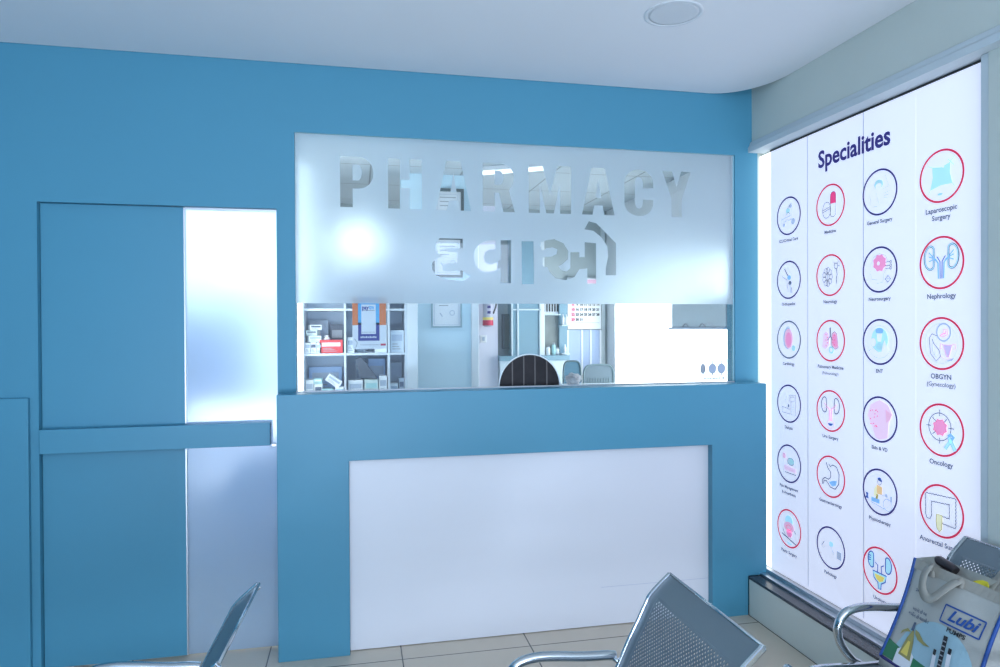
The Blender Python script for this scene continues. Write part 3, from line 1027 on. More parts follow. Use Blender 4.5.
def along(prof, step):
    L = [0.0]
    for a, b in zip(prof, prof[1:]):
        L.append(L[-1] + math.hypot(b[0] - a[0], b[1] - a[1]))
    n = int(L[-1] / step)
    o = []
    for k in range(n + 1):
        d = L[-1] * k / n
        i = max(j for j in range(len(L) - 1) if L[j] <= d + 1e-9)
        f = (d - L[i]) / (L[i + 1] - L[i])
        o.append((prof[i][0] + (prof[i + 1][0] - prof[i][0]) * f, prof[i][1] + (prof[i + 1][1] - prof[i][1]) * f, d))
    return o


def smooth_prof(prof):
    o = []
    N = len(prof)
    for i in range(N - 1):
        p0, p1, p2, p3 = [Vector(prof[j]) for j in (max(i - 1, 0), i, i + 1, min(i + 2, N - 1))]
        for k in range(5):
            t = k / 5
            q = 0.5 * ((2 * p1) + (p2 - p0) * t + (2 * p0 - 5 * p1 + 4 * p2 - p3) * t * t + (-p0 + 3 * p1 - 3 * p2 + p3) * t ** 3)
            o.append((q.x, q.y))
    return o + [prof[-1]]


def perforated(prof, width, d0, d1, side, hole=0.0033, step=0.0078):
    """steel sheet following a profile; real round holes between d0 and d1 along it"""
    rows = along(prof, step)
    nc = int(width / step)
    cw = width / nc
    m = MB()
    V = {}

    def vert(y, p):
        k = (round(y, 5), round(p[0], 5), round(p[1], 5))
        if k not in V:
            V[k] = m.b.verts.new((p[0], -y, p[1]))
        return V[k]
    for r in range(len(rows) - 1):
        a, b = rows[r], rows[r + 1]
        dm = (a[2] + b[2]) / 2
        mid = ((a[0] + b[0]) / 2, (a[1] + b[1]) / 2)
        for c in range(nc):
            y0, y1 = c * cw, (c + 1) * cw
            ym = (y0 + y1) / 2
            if (r + c) % 2 == 0 and d0 < dm < d1 and side < ym < width - side:
                outer = [(y0, a), (ym, a), (y1, a), (y1, mid), (y1, b), (ym, b), (y0, b), (y0, mid)]
                hr = [(ym - .707 * hole, -.707), (ym, -1), (ym + .707 * hole, -.707), (ym + hole, 0), (ym + .707 * hole, .707), (ym, 1), (ym - .707 * hole, .707), (ym - hole, 0)]
                L_ = math.hypot(b[0] - a[0], b[1] - a[1])
                ux, uz = (b[0] - a[0]) / L_, (b[1] - a[1]) / L_
                ov = [vert(y, p) for y, p in outer]
                iv = [m.b.verts.new((mid[0] + ux * hole * q, -y, mid[1] + uz * hole * q)) for y, q in hr]
                for k in range(8):
                    j = (k + 1) % 8
                    m.b.faces.new((ov[k], ov[j], iv[j], iv[k])).smooth = True
            elif d0 - step < dm < d1 + step and side - step < ym < width - side + step:
                m.b.faces.new([vert(y, p) for y, p in ((y0, a), (ym, a), (y1, a), (y1, mid), (y1, b), (ym, b), (y0, b), (y0, mid))]).smooth = True
            else:
                m.b.faces.new((vert(y0, a), vert(y1, a), vert(y1, b), vert(y0, b))).smooth = True
    return m


PB, PS = smooth_prof(PROF), smooth_prof(SEATP)


def strip(m, prof, y0, y1, t0, t1):
    """solid rail following a profile between y0 and y1; t0/t1 offsets along its normal"""
    fr, bk = [], []
    for i, p in enumerate(prof):
        a, b = prof[max(i - 1, 0)], prof[min(i + 1, len(prof) - 1)]
        d = Vector((b[0] - a[0], b[1] - a[1])).normalized()
        nn = Vector((d.y, -d.x))
        fr.append((p[0] + nn.x * t0, p[1] + nn.y * t0))
        bk.append((p[0] + nn.x * t1, p[1] + nn.y * t1))
    rings = []
    for f, k in zip(fr, bk):
        rings.append([m.b.verts.new((q[0], -y, q[1])) for q, y in ((f, y0), (f, y1), (k, y1), (k, y0))])
    for a, b in zip(rings, rings[1:]):
        for k in range(4):
            m.b.faces.new((a[k], a[(k + 1) % 4], b[(k + 1) % 4], b[k]))
    m.b.faces.new(rings[0][::-1])
    m.b.faces.new(rings[-1])


UNIT = 0.602


def make_bench(label):
    root = thing('waiting_bench', label, 'bench', (0, 0, 0), 'steel waiting benches')
    for k in range(3):
        oy = -UNIT * k
        if k == 0:
            bk = perforated(PB, 0.50, 0.090, 0.34, 0.045).build('backrest', M_steel, root, normals=False)
            sm = bk.modifiers.new('sheet', 'SOLIDIFY')
            sm.thickness = 0.0016
            m = MB()
            strip(m, PB, -0.006, 0.008, -0.012, 0.010)
            t_ = m.build('side_rail', M_chrome, bk, bevel=0.003)
            m = MB()
            strip(m, PB, 0.494, 0.506, -0.010, 0.008)
            t3 = m.build('side_rail', M_chrome, bk, bevel=0.003)
            m = MB()
            m.tube([(0.0, 0.004, 0.800), (0.0, -0.504, 0.800)], 0.005, 10)
            t2 = m.build('top_roll', M_chrome, bk)
            se = perforated(PS, 0.50, 0.10, 0.36, 0.045).build('seat', M_steel, root, normals=False)
            sm = se.modifiers.new('sheet', 'SOLIDIFY')
            sm.thickness = 0.0016
            m = MB()
            strip(m, PS, -0.006, 0.010, -0.010, 0.010)
            s2 = m.build('side_rail', M_chrome, se, bevel=0.003)
            m = MB()
            strip(m, PS, 0.490, 0.506, -0.010, 0.010)
            s3 = m.build('side_rail', M_chrome, se, bevel=0.003)
            proto = (bk, (t_, t2, t3), se, (s2, s3))
        else:
            for src, subs in ((proto[0], proto[1]), (proto[2], proto[3])):
                c = src.copy()
                COL.objects.link(c)
                c.parent = root
                c.location.y = oy
                for q in subs:
                    d = q.copy()
                    COL.objects.link(d)
                    d.parent = c
    ARM = [(-0.176, 0.549), (-0.205, 0.553), (-0.25, 0.555), (-0.30, 0.559), (-0.37, 0.567), (-0.43, 0.570), (-0.482, 0.561), (-0.512, 0.535), (-0.524, 0.499), (-0.512, 0.449), (-0.468, 0.389), (-0.43, 0.365)]
    a0 = None
    for k in range(4):
        yy = 0.026 - UNIT * k + (0.001 if k else 0)
        if a0 is None:
            m = MB()
            m.tube([(x, yy, z) for x, z in ARM], 0.0150, 14)
            m.tube([(-0.166, yy - 0.025, 0.536), (-0.192, yy + 0.002, 0.547)], 0.008, 10)
            a0 = m.build('armrest', M_chrome, root)
        else:
            c = a0.copy()
            COL.objects.link(c)
            c.parent = root
            c.location.y = -UNIT * k
    m = MB()
    m.box(-0.43, -0.37, -1.78, 0.05, 0.290, 0.340)
    m.build('beam', M_black, root, bevel=0.004)
    for yy in (-0.05, -1.66):
        m = MB()
        m.tube([(-0.10, yy, 0.022), (-0.22, yy, 0.07), (-0.33, yy, 0.10), (-0.40, yy, 0.12), (-0.47, yy, 0.10), (-0.58, yy, 0.07), (-0.70, yy, 0.022)], 0.022, 12)
        m.box(-0.425, -0.375, yy - 0.02, yy + 0.02, 0.11, 0.295)
        lg = m.build('leg', M_chrome, root)
        for fx in (-0.70, -0.10):
            m = MB()
            m.lathe([(0.026, 0.0), (0.028, 0.004), (0.024, 0.016), (0.012, 0.02)], (fx, yy, 0.0005), 16)
            m.build('foot', M_black, lg)
        for z0 in (0,):
            m = MB()
            m.box(-0.46, -0.34, yy - 0.03, yy + 0.03, 0.339, 0.362)
            m.build('seat_bracket', M_black, root)
    for k in range(3):
        for q in (0.12, 0.38):
            yy = -UNIT * k - q
            m = MB()
            m.tube([(-0.40, yy, 0.345), (-0.27, yy, 0.362), (-0.20, yy, 0.41), (-0.165, yy, 0.50)], 0.010, 8)
            m.build('seat_bearer', M_black, root)
    return root


def copy_tree(o, parent=None):
    c = o.copy()
    COL.objects.link(c)
    if parent is not None:
        c.parent = parent
    for ch in [x for x in list(bpy.data.objects) if x.parent == o]:
        copy_tree(ch, c)
    return c


b0 = make_bench('steel waiting bench with perforated back standing in front of the white counter panel')
b1 = copy_tree(b0)
b1['label'] = 'steel waiting bench seen edge-on in front of the frosted door glass'
b2 = copy_tree(b0)
b2['label'] = 'steel waiting bench under the emblem board with the printed bag on its seat'
b0.location = (0.966, 1.985, 0)
b1.location = (-0.296, 2.183, -0.0)
b1.rotation_euler.z = -0.045
b2.location = (2.196, 2.092, 0)

# ------------------------------------------------------------------ printed bag on the bench
bag = thing('carry_bag', 'white printed carry bag with blue piping standing on the steel bench seat', 'bag', (1.85, 1.87, 0.43))
KX = (1.94 - 1.80) / (.774 - .444)
th = math.atan(KX)
UPV = Vector((math.sin(th), 0, math.cos(th)))
BO = Vector((1.80 + KX * (0.425 - 0.444), 2.052, 0.425))
NB = Vector((-math.cos(th), 0, math.sin(th)))
WB, HB = 0.362, 0.362


def bagp(s, t):
    """front of the bag: slight belly, waisted edges"""
    t0 = t / HB
    ss = s / WB
    pin = 0.030 * math.sin(PI * min(max(t0, 0), 1)) * (1 - 2 * ss)
    bel = 0.016 * math.sin(PI * ss) * math.sin(PI * min(max(t0, 0), 1)) + 0.004 * math.sin(9 * ss + 4 * t0)
    return BO + Vector((0, -1, 0)) * (s + pin * 0.55) + UPV * t + NB * bel


M_bag = mat('woven_bag', (0.50, 0.50, 0.46), 0.55, var=0.10, scale=14, bump=0.15, bscale=220)
M_hem = mat('bag_hem', (0.40, 0.38, 0.33), 0.7, var=0.1, scale=60)
m = MB()
NX, NZ = 16, 14
T0 = -0.030
G = [[m.b.verts.new(bagp(WB * i / NX, T0 + (HB - T0) * j / NZ)) for i in range(NX + 1)] for j in range(NZ + 1)]


def backp(i, j):
    t0 = j / NZ
    dep = 0.065 * (1 - t0) ** 0.8 + 0.080
    p = bagp(WB * i / NX, T0 + (HB - T0) * t0)
    q = p + Vector((dep, 0, 0))
    if j == 0:
        q.z = p.z - 0.004
    return q


Bk = [[m.b.verts.new(backp(i, j)) for i in range(NX + 1)] for j in range(NZ + 1)]
for j in range(NZ):
    for i in range(NX):
        m.b.faces.new((G[j][i], G[j][i + 1], G[j + 1][i + 1], G[j + 1][i])).smooth = True
        m.b.faces.new((Bk[j][i], Bk[j + 1][i], Bk[j + 1][i + 1], Bk[j][i + 1])).smooth = True
    for i in (0, NX):
        m.b.faces.new((G[j][i], G[j + 1][i], Bk[j + 1][i], Bk[j][i]))
for i in range(NX):
    m.b.faces.new((G[0][i], Bk[0][i], Bk[0][i + 1], G[0][i + 1]))
body = m.build('bag_body', M_bag, bag)
m = MB()
m.tube([bagp(0, HB * k / 12) for k in range(13)], 0.006, 8)
m.build('piping', INK['bagblue'], body)
m = MB()
m.tube([bagp(WB, HB * k / 12) for k in range(13)], 0.006, 8)
m.build('piping', INK['bagblue'], body)
m = MB()
m.tube([bagp(WB * k / 12, 0.0) for k in range(13)], 0.0055, 8)
m.build('bottom_piping', INK['navy'], body)
fl = Flat(lambda s, t: bagp(s, t), NB, 0.0009)


def bgrid(ink, f0, f1, s0, s1, ly, n=18, k=5):
    """patch between two curves t=f0(s)..f1(s), following the belly"""
    for i in range(n):
        a, b = s0 + (s1 - s0) * i / n, s0 + (s1 - s0) * (i + 1) / n
        for j in range(k):
            u0, u1 = j / k, (j + 1) / k
            q = [(a, f0(a) + (f1(a) - f0(a)) * u0), (b, f0(b) + (f1(b) - f0(b)) * u0), (b, f0(b) + (f1(b) - f0(b)) * u1), (a, f0(a) + (f1(a) - f0(a)) * u1)]
            fl.fill(INK[ink], q, ly)


M_sky2 = INK['bagsky']
bgrid('bagsky', lambda s: 0.010, lambda s: 0.060 + 0.135 * max(0, 1 - ((s - 0.20) / 0.15) ** 2) ** .5 if abs(s - .20) < .15 else 0.060, 0.004, 0.350, 0)
bgrid('green', lambda s: 0.008, lambda s: 0.072 - 0.20 * s + 0.30 * s * s, 0.006, 0.20, 1)
bgrid('green', lambda s: 0.008, lambda s: 0.020 + 0.05 * (s - .28), 0.28, 0.35, 1, 6)
# plant illustration
bgrid('white', lambda s: 0.004, lambda s: 0.070 - 14 * (s - .092) ** 2, 0.058, 0.125, 2, 8)
fl.fill(INK['olive'], [(0.068, 0.040), (0.118, 0.036), (0.108, 0.10), (0.096, 0.135), (0.090, 0.135), (0.078, 0.10)], 3)
fl.fill(INK['yellow'], [(0.076, 0.048), (0.104, 0.046), (0.098, 0.095), (0.088, 0.095)], 4)
fl.fill(INK['slate'], [(0.083, 0.132), (0.096, 0.132), (0.094, 0.162), (0.085, 0.160)], 4)
fl.fill(INK['olive'], [(0.086, 0.126), (0.060, 0.118), (0.046, 0.102), (0.050, 0.118), (0.068, 0.132)], 3)
fl.fill(INK['olive'], [(0.100, 0.140), (0.118, 0.136), (0.145, 0.118), (0.178, 0.110), (0.150, 0.106), (0.120, 0.112), (0.104, 0.126)], 3)
# pump drawing
fl.fill(INK['black'], [(0.222, 0.168), (0.238, 0.168), (0.238, 0.062), (0.222, 0.062)], 3)
for k in range(6):
    fl.fill(INK['grey'], [(0.222, 0.074 + .015 * k), (0.238, 0.074 + .015 * k), (0.238, 0.078 + .015 * k), (0.222, 0.078 + .015 * k)], 4)
for sx, z1 in ((0.203, 0.100), (0.258, 0.125)):
    fl.rect(INK['white'], sx - .008, sx + .008, 0.010, z1, 3)
    fl.rect(INK['black'], sx - .006, sx + .006, z1 - .004, z1 + .014, 4)
fl.rect(INK['white'], 0.214, 0.248, 0.008, 0.064, 3)
fl.rect(INK['slate'], 0.246, 0.252, 0.008, 0.075, 4)
# frame of the wordmark
CR = [(0.190, 0.2605), (0.331, 0.2605), (0.329, 0.204), (0.188, 0.204)]
for k in range(4):
    a, b = CR[k], CR[(k + 1) % 4]
    fl.stroke(INK['bagblue'], [(a[0] + (b[0] - a[0]) * q / 12, a[1] + (b[1] - a[1]) * q / 12) for q in range(-0, 13)], 0.005, 4)
pr = fl.build('print', body)


def bag_text(name, body_, size, s, t, ink, bold, width=None, shear=0.0):
    o = text(name, body_, size, Matrix.Identity(4), INK[ink], None, bold, width, shear)
    for v in o.data.vertices:
        p = bagp(s + v.co.x, t + v.co.y) + NB * 0.0050
        v.co = p
    o.parent = body
    o.matrix_basis = world_of(body).inverted()
    return o


bag_text('wordmark', 'Lubi', 0.050, 0.262, 0.2325, 'bagblue', 0.0014, 0.104, 0.30)
bag_text('lettering', 'PUMPS', 0.019, 0.258, 0.1885, 'black', 0.0006, 0.066)
bag_text('lettering', 'આનંદ છે આ', 0.0150, 0.092, 0.200, 'slate', 0.0003)
bag_text('lettering', 'જમીન છે વહાલી !', 0.0150, 0.096, 0.180, 'slate', 0.0003)
bag_text('lettering', '24', 0.014, 0.050, 0.262, 'slate', 0.0004)
m = MB()           # hem along the mouth
for i in range(NX):
    a, b = WB * i / NX, WB * (i + 1) / NX
    m.face([bagp(a, HB - .034) + NB * .002, bagp(b, HB - .034) + NB * .002, bagp(b, HB) + NB * .002, bagp(a, HB) + NB * .002])
m.build('hem', M_hem, body)


def ribbon(pts, wd, side, name, mm):
    """flat webbing strap"""
    P_ = [Vector(p) for p in pts]
    o = []
    N = len(P_)
    for i in range(N - 1):
        p0, p1, p2, p3 = P_[max(i - 1, 0)], P_[i], P_[i + 1], P_[min(i + 2, N - 1)]
        for k in range(6):
            t_ = k / 6
            o.append(0.5 * ((2 * p1) + (p2 - p0) * t_ + (2 * p0 - 5 * p1 + 4 * p2 - p3) * t_ * t_ + (-p0 + 3 * p1 - 3 * p2 + p3) * t_ ** 3))
    o.append(P_[-1])
    m_ = MB()
    rings = []
    for i, p in enumerate(o):
        t_ = (o[min(i + 1, len(o) - 1)] - o[max(i - 1, 0)]).normalized()
        sd = (t_.cross(Vector(side))).normalized() * wd / 2
        nn = t_.cross(sd).normalized() * 0.0012
        rings.append([m_.b.verts.new(q) for q in (p + sd + nn, p - sd + nn, p - sd - nn, p + sd - nn)])
    for a, b in zip(rings, rings[1:]):
        for k in range(4):
            m_.b.faces.new((a[k], a[(k + 1) % 4], b[(k + 1) % 4], b[k])).smooth = True
    m_.b.faces.new(rings[0][::-1])
    m_.b.faces.new(rings[-1])
    return m_.build(name, mm, bag)


def bq(s, t, off):
    return bagp(s, t) + NB * off


# front handle falls forward over the hem, rear handle stands up
HN = NB + Vector((0, 0.25, 0.2))
ribbon([bq(0.090, 0.322, .006), bq(0.088, 0.348, .014), bq(0.092, 0.352, .028), bq(0.088, 0.318, .034), bq(0.092, 0.282, .030), bq(0.110, 0.258, .024), bq(0.135, 0.256, .022), bq(0.160, 0.276, .022), bq(0.180, 0.310, .020), bq(0.196, 0.338, .014), bq(0.202, 0.345, .006), bq(0.205, 0.325, .004)], 0.032, HN, 'handle', M_hem)
ribbon([bq(0.236, 0.325, -.070), bq(0.236, 0.375, -.074), bq(0.248, 0.425, -.078), bq(0.268, 0.442, -.080), bq(0.290, 0.425, -.078), bq(0.303, 0.380, -.074), bq(0.306, 0.325, -.070)], 0.030, HN, 'handle', M_hem)

# what pokes out of the bag
cp = thing('bottle', 'dark bottle cap poking out of the mouth of the carry bag', 'bottle', tuple(bq(0.095, 0.2, -.02)))
ax = Vector((0.1, -0.12, 1)).normalized()
c0 = bq(0.096, 0.19, -.045)
ax = (bq(0.096, 0.372, -.035) - c0).normalized()
m = MB()
m.tube([c0, c0 + ax * 0.125, c0 + ax * 0.155, c0 + ax * 0.175], 0.018, 16, smooth=False)
m.build('bottle_body', mat('bottle_glass', (0.06, 0.05, 0.045), 0.3), cp)
m = MB()
cc = c0 + ax * 0.190
m.tube([cc + Vector((0.0, 0.034, 0.004)), cc + Vector((0.0, 0.030, 0.006)), cc + Vector((0.0, -0.022, -0.004)), cc + Vector((0.0, -0.034, -0.010))], 0.0165, 16, smooth=False)
m.build('cap', mat('bottle_cap', (0.035, 0.028, 0.032), 0.3), cp, bevel=0.004)
yc = MB()
c0 = bq(0.196, 0.345, -.034)
rows = []
for j in range(5):
    rows.append([yc.b.verts.new(c0 + Vector((0.010 * math.sin(i * 1.3) + .006 * (j - 2), -0.030 + 0.012 * i - .03, -0.10 + j * 0.030 + (0.008 * math.sin(i * 0.9) if j == 4 else 0)))) for i in range(6)])
for a, b in zip(rows, rows[1:]):
    for i in range(5):
        yc.b.faces.new((a[i], a[i + 1], b[i + 1], b[i])).smooth = True
o = yc.build('cloth', mat('yellow_cloth', (0.75, 0.66, 0.05), 0.8, var=0.1))
so = o.modifiers.new('thick', 'SOLIDIFY')
so.thickness = 0.004
tag(o, 'small yellow cloth tucked inside the mouth of the carry bag', 'cloth')

# ------------------------------------------------------------------ medicine shelf
M_shelf = mat('shelf_board', (0.70, 0.76, 0.83), 0.5, var=0.03)
M_shback = mat('shelf_back', (0.58, 0.68, 0.80), 0.6, var=0.06)
SY = 3.98
sh = thing('medicine_shelf', 'white pigeonhole shelf full of medicine boxes behind the glass', 'shelf', (0.0, SY, 0))
Z0 = [0.10, 0.42, 0.70, 0.93, 1.185, 1.440, 1.695, 1.950]
XS = [-0.290, -0.062, 0.185, 0.282]
m = MB()
for x in XS:
    m.box(x - 0.006, x + 0.006, SY, SY + 0.25, 0.0, 2.0)
m.build('upright', M_shelf, sh)
m = MB()
m.box(0.288, 0.352, SY, SY + 0.25, 0.0, 2.02)
m.build('end_panel', M_inwall, sh, bevel=0.003)
for z in Z0 + [2.0]:
    m = MB()
    m.box(-0.296, 0.288, SY + 0.001, SY + 0.25, z - 0.012, z)
    m.build('shelf_board', M_shelf, sh)
m = MB()
m.box(-0.296, 0.288, SY + 0.245, SY + 0.255, 0.0, 2.0)
m.build('back_panel', M_shback, sh)

BOXM = {}


def bm_(k, c):
    if k not in BOXM:
        BOXM[k] = mat('carton_' + k, c, 0.5, var=0.04, scale=20)
    return BOXM[k]


def carton(label, x, z, wx, hz, dp, col, ink='blue', yaw=0.0, tilt=0.0, y=None, group='medicine boxes on the shelf'):
    """box of medicine: carton, printed band, end flap"""
    y = SY + 0.02 if y is None else y
    hw = wx / 2
    # lowest corner after the tilt rests on z
    ca, sa = math.cos(tilt), math.sin(tilt)
    low = min(px * sa + pz * ca for px in (-hw, hw) for pz in (0, hz))
    root = thing('medicine_box', label, 'box', (x, y + dp / 2, z - low + 0.0005), group)
    root.rotation_euler = (0, -tilt, yaw)
    m_ = MB()
    m_.box(-hw, hw, -dp / 2, dp / 2, 0, hz)
    o_ = m_.build('carton', bm_(col[0], col[1]), None, bevel=0.0012)
    o_.parent = root
    m_ = MB()
    m_.box(-hw * .80, hw * .80, -dp / 2 - 0.0006, -dp / 2 + 0.0004, hz * .52, hz * .80)
    o2 = m_.build('printed_band', INK[ink], None)
    o2.parent = root
    m_ = MB()
    for k in range(3):
        m_.box(-hw * .7, hw * (.5 - .2 * k), -dp / 2 - 0.0006, -dp / 2 + 0.0004, hz * (.14 + .11 * k), hz * (.18 + .11 * k))
    o3 = m_.build('small_print', INK['grey'], None)
    o3.parent = root
    return root


W_, BL, GN, RD, GR, TE, DK = ('white', (0.82, 0.86, 0.90)), ('blue', (0.36, 0.52, 0.78)), ('pale_green', (0.62, 0.74, 0.72)), ('red', (0.72, 0.06, 0.07)), ('grey', (0.42, 0.50, 0.60)), ('teal', (0.42, 0.70, 0.72)), ('dark', (0.10, 0.12, 0.16))
z5, z4 = 1.440, 1.185
carton('slim white medicine box at the outer end of the upper shelf row', -0.269, z5, 0.028, 0.062, 0.10, W_, 'pale')
carton('slim white medicine box second from the white shelf edge', -0.238, z5, 0.030, 0.064, 0.10, W_, 'slate')
carton('slim white medicine box beside the red box', -0.207, z5, 0.028, 0.062, 0.10, W_, 'pale')
carton('small white box lying on the three slim upright boxes', -0.236, z5 + 0.066, 0.070, 0.034, 0.08, W_, 'pale', 0.2)
carton('grey and white box in the middle of the leaning stack', -0.240, z5 + 0.1015, 0.062, 0.030, 0.07, GN, 'slate', -0.2)
carton('white box with a dark stripe on top of the leaning stack', -0.232, z5 + 0.1325, 0.066, 0.030, 0.07, W_, 'slate', 0.25)
rb = carton('red medicine box with a white label on the upper shelf row', -0.140, z5, 0.128, 0.076, 0.09, RD, 'white')
carton('dark grey carton standing behind the red box', -0.110, z5, 0.075, 0.165, 0.06, DK, 'grey', 0.0, 0.0, SY + 0.15)
carton('grey carton at the back of the upper shelf row', -0.215, z5, 0.11, 0.19, 0.05, GR, 'pale', 0.0, 0.0, SY + 0.17)
carton('white box half hidden by the payment poster', -0.030, z5, 0.040, 0.090, 0.09, W_, 'pale')
carton('grey box half hidden by the payment poster', 0.030, z5, 0.060, 0.150, 0.08, GR, 'slate', 0.0, 0.0, SY + 0.12)
carton('tall white box behind the payment poster edge', 0.140, z5, 0.066, 0.17, 0.09, W_, 'pale')
carton('tall pale grey box in the narrow upper pigeonhole', 0.233, z5, 0.078, 0.130, 0.10, ('haze', (0.60, 0.68, 0.76)), 'pale')
carton('upright white box at the front of the lower shelf row', -0.260, z4, 0.044, 0.105, 0.09, W_, 'pale')
carton('white box with small print beside the upright white box', -0.212, z4, 0.044, 0.080, 0.09, W_, 'slate')
carton('white box tipped on its corner among the lower boxes', -0.140, z4 + 0.052, 0.088, 0.044, 0.06, W_, 'pale', 0.0, -0.62, SY + 0.03)
carton('teal box under the tipped white box', -0.160, z4, 0.060, 0.051, 0.08, TE, 'mint')
carton('little white box at the foot of the shelf upright', -0.096, z4, 0.048, 0.060, 0.08, W_, 'blue')
carton('large blue-grey carton at the back of the lower row', -0.178, z4, 0.19, 0.17, 0.05, BL, 'pale', 0.0, 0.0, SY + 0.17)
carton('wide white box below the payment poster', -0.005, z4, 0.082, 0.098, 0.10, W_, 'pale')
carton('pale green box below the payment poster', 0.085, z4, 0.078, 0.100, 0.10, GN, 'mint')
carton('narrow white box against the second shelf upright', 0.152, z4, 0.044, 0.120, 0.10, W_, 'pale')
carton('blue carton standing behind the pale green box', 0.120, z4, 0.10, 0.215, 0.05, BL, 'pale', 0.0, 0.0, SY + 0.16)
carton('low white box in the narrow lower pigeonhole', 0.214, z4, 0.044, 0.075, 0.09, W_, 'pale')
carton('grey box in the narrow lower pigeonhole', 0.258, z4, 0.030, 0.105, 0.09, GR, 'slate')
carton('pale carton at the back of the lower row between the blue carton and the upright', 0.030, z4, 0.070, 0.190, 0.05, ('haze', (0.60, 0.68, 0.76)), 'pale', 0.0, 0.0, SY + 0.16)
carton('tall grey carton at the back of the narrow lower pigeonhole', 0.232, z4, 0.080, 0.190, 0.05, GR, 'pale', 0.0, 0.0, SY + 0.16)
carton('second teal box lying on the white box with small print', -0.214, z4 + 0.0810, 0.046, 0.030, 0.07, TE, 'white')
wd = MB()
for a in ([(0.02, 1.2995), (0.115, 1.2860), (0.118, 1.2950), (0.030, 1.420), (-0.005, 1.405)],):
    wd.prism([(x, SY + 0.030, z) for x, z in a], (0, 0.05, 0))
o = wd.build('medicine_packet', bm_(*DK), bevel=0.006)
tag(o, 'dark wedge-shaped packet leaning on the boxes below the payment poster', 'packet')
o.location.z = -0.0005

cap_ = thing('pill_bottle', 'small white capped bottle lying on the red medicine box', 'bottle', (-0.165, SY + 0.06, z5 + 0.0765))
m = MB()
m.lathe([(0.016, 0.0), (0.018, 0.002), (0.018, 0.010), (0.013, 0.014)], (-0.165, SY + 0.06, z5 + 0.0768), 18)
m.build('bottle_body', W_ and bm_(*W_), cap_)
m = MB()
m.lathe([(0.0125, 0.0), (0.0125, 0.010), (0.011, 0.012)], (-0.165, SY + 0.06, z5 + 0.0908), 18)
m.build('bottle_cap', INK['white'], cap_)

# ------------------------------------------------------------------ certificates on the pale partition
M_frame = mat('dark_frame', (0.06, 0.09, 0.10), 0.4)
M_frame2 = mat('grey_frame', (0.10, 0.17, 0.20), 0.4)
M_frame3 = mat('slim_frame', (0.30, 0.44, 0.50), 0.4)


def certificate(label, x0, x1, z0, z1, fm, wd):
    r = thing('framed_certificate', label, 'picture frame', ((x0 + x1) / 2, 4.58, z0), 'framed certificates')
    m_ = MB()
    y0, y1 = 4.578, 4.599
    m_.box(x0, x1, y0, y1, z0, z0 + wd)
    m_.box(x0, x1, y0, y1, z1 - wd, z1)
    m_.box(x0, x0 + wd, y0, y1, z0 + wd, z1 - wd)
    m_.box(x1 - wd, x1, y0, y1, z0 + wd, z1 - wd)
    m_.build('frame', fm, r)
    m_ = MB()
    m_.box(x0 + wd, x1 - wd, 4.588, 4.597, z0 + wd, z1 - wd)
    m_.build('certificate_sheet', INK['white'], r)
    f_ = Flat(lambda s, t: (s, 4.5875, t), (0, -1, 0), 0.0006)
    w_ = x1 - x0
    for k in range(3):
        f_.stroke(INK['grey'], [(x0 + w_ * .25, z1 - .06 - .028 * k), (x0 + w_ * (.75 - .1 * k), z1 - .06 - .028 * k)], 0.006)
    f_.stroke(INK['pale'], [(x0 + w_ * .28, z0 + .10), (x0 + w_ * .36, z0 + .075)], 0.006)
    f_.ring(INK['pale'], (x0 + w_ * .68, z0 + .10), .016, .004)
    f_.stroke(INK['pale'], [(x0 + wd * 2, z0 + wd * 2), (x1 - wd * 2, z0 + wd * 2), (x1 - wd * 2, z1 - wd * 2), (x0 + wd * 2, z1 - wd * 2)], 0.003, 1, True)
    f_.build('print', r)


certificate('lowest framed certificate on the pale inner wall, seen below the frosted film', 0.497, 0.705, 1.584, 1.850, M_frame3, 0.010)
certificate('framed certificate behind the first Gujarati letter of the film', 0.505, 0.712, 1.925, 2.195, M_frame, 0.016)
certificate('topmost dark framed certificate, behind the first A of PHARMACY', 0.505, 0.722, 2.265, 2.525, M_frame, 0.020)

# ------------------------------------------------------------------ far wall of the dispensary
m = MB()           # lavender wall section holding the extinguisher
m.box(0.90, 1.185, 5.70, 5.80, 0, 2.62)
struct(m.build('wall_inner_pier', mat('lavender_paint', (0.78, 0.78, 0.90), 0.6, var=0.02)))

ex = thing('fire_extinguisher', 'small white and red fire extinguisher hanging on the far wall', 'fire extinguisher', (1.085, 5.62, 1.57))
m = MB()
m.lathe([(0.030, 0.0), (0.040, 0.010), (0.043, 0.03), (0.043, 0.30), (0.036, 0.335), (0.018, 0.355), (0.016, 0.375)], (1.085, 5.62, 1.592), 24)
m.build('cylinder', mat('extinguisher_label', (0.50, 0.50, 0.62), 0.4), ex)
m = MB()
m.lathe([(0.0445, 0.010), (0.0450, 0.012), (0.0450, 0.052), (0.0445, 0.054)], (1.085, 5.62, 1.592), 24)
m.build('red_band', INK['red'], ex)
m = MB()
m.lathe([(0.0440, 0.056), (0.0446, 0.058), (0.0446, 0.076), (0.0440, 0.078)], (1.085, 5.62, 1.592), 24)
m.build('yellow_band', INK['yellow'], ex)
m = MB()
for k in range(3):
    m.box(1.072, 1.100, 5.5755, 5.5775, 1.700 + .045 * k, 1.722 + .045 * k)
m.build('print', INK['navy'], ex)
m = MB()
m.tube([(1.085, 5.62, 1.97), (1.13, 5.60, 1.975), (1.158, 5.60, 1.90), (1.152, 5.60, 1.78), (1.128, 5.605, 1.70)], 0.007, 8)
m.build('hose', INK['black'], ex)
m = MB()
m.box(1.068, 1.110, 5.605, 5.635, 1.966, 1.995)
m.box(1.060, 1.140, 5.612, 5.628, 1.992, 2.002)
m.build('valve', INK['red'], ex)
m = MB()
m.box(1.040, 1.130, 5.662, 5.700, 1.80, 1.84)
m.build('wall_bracket', M_alu, ex)
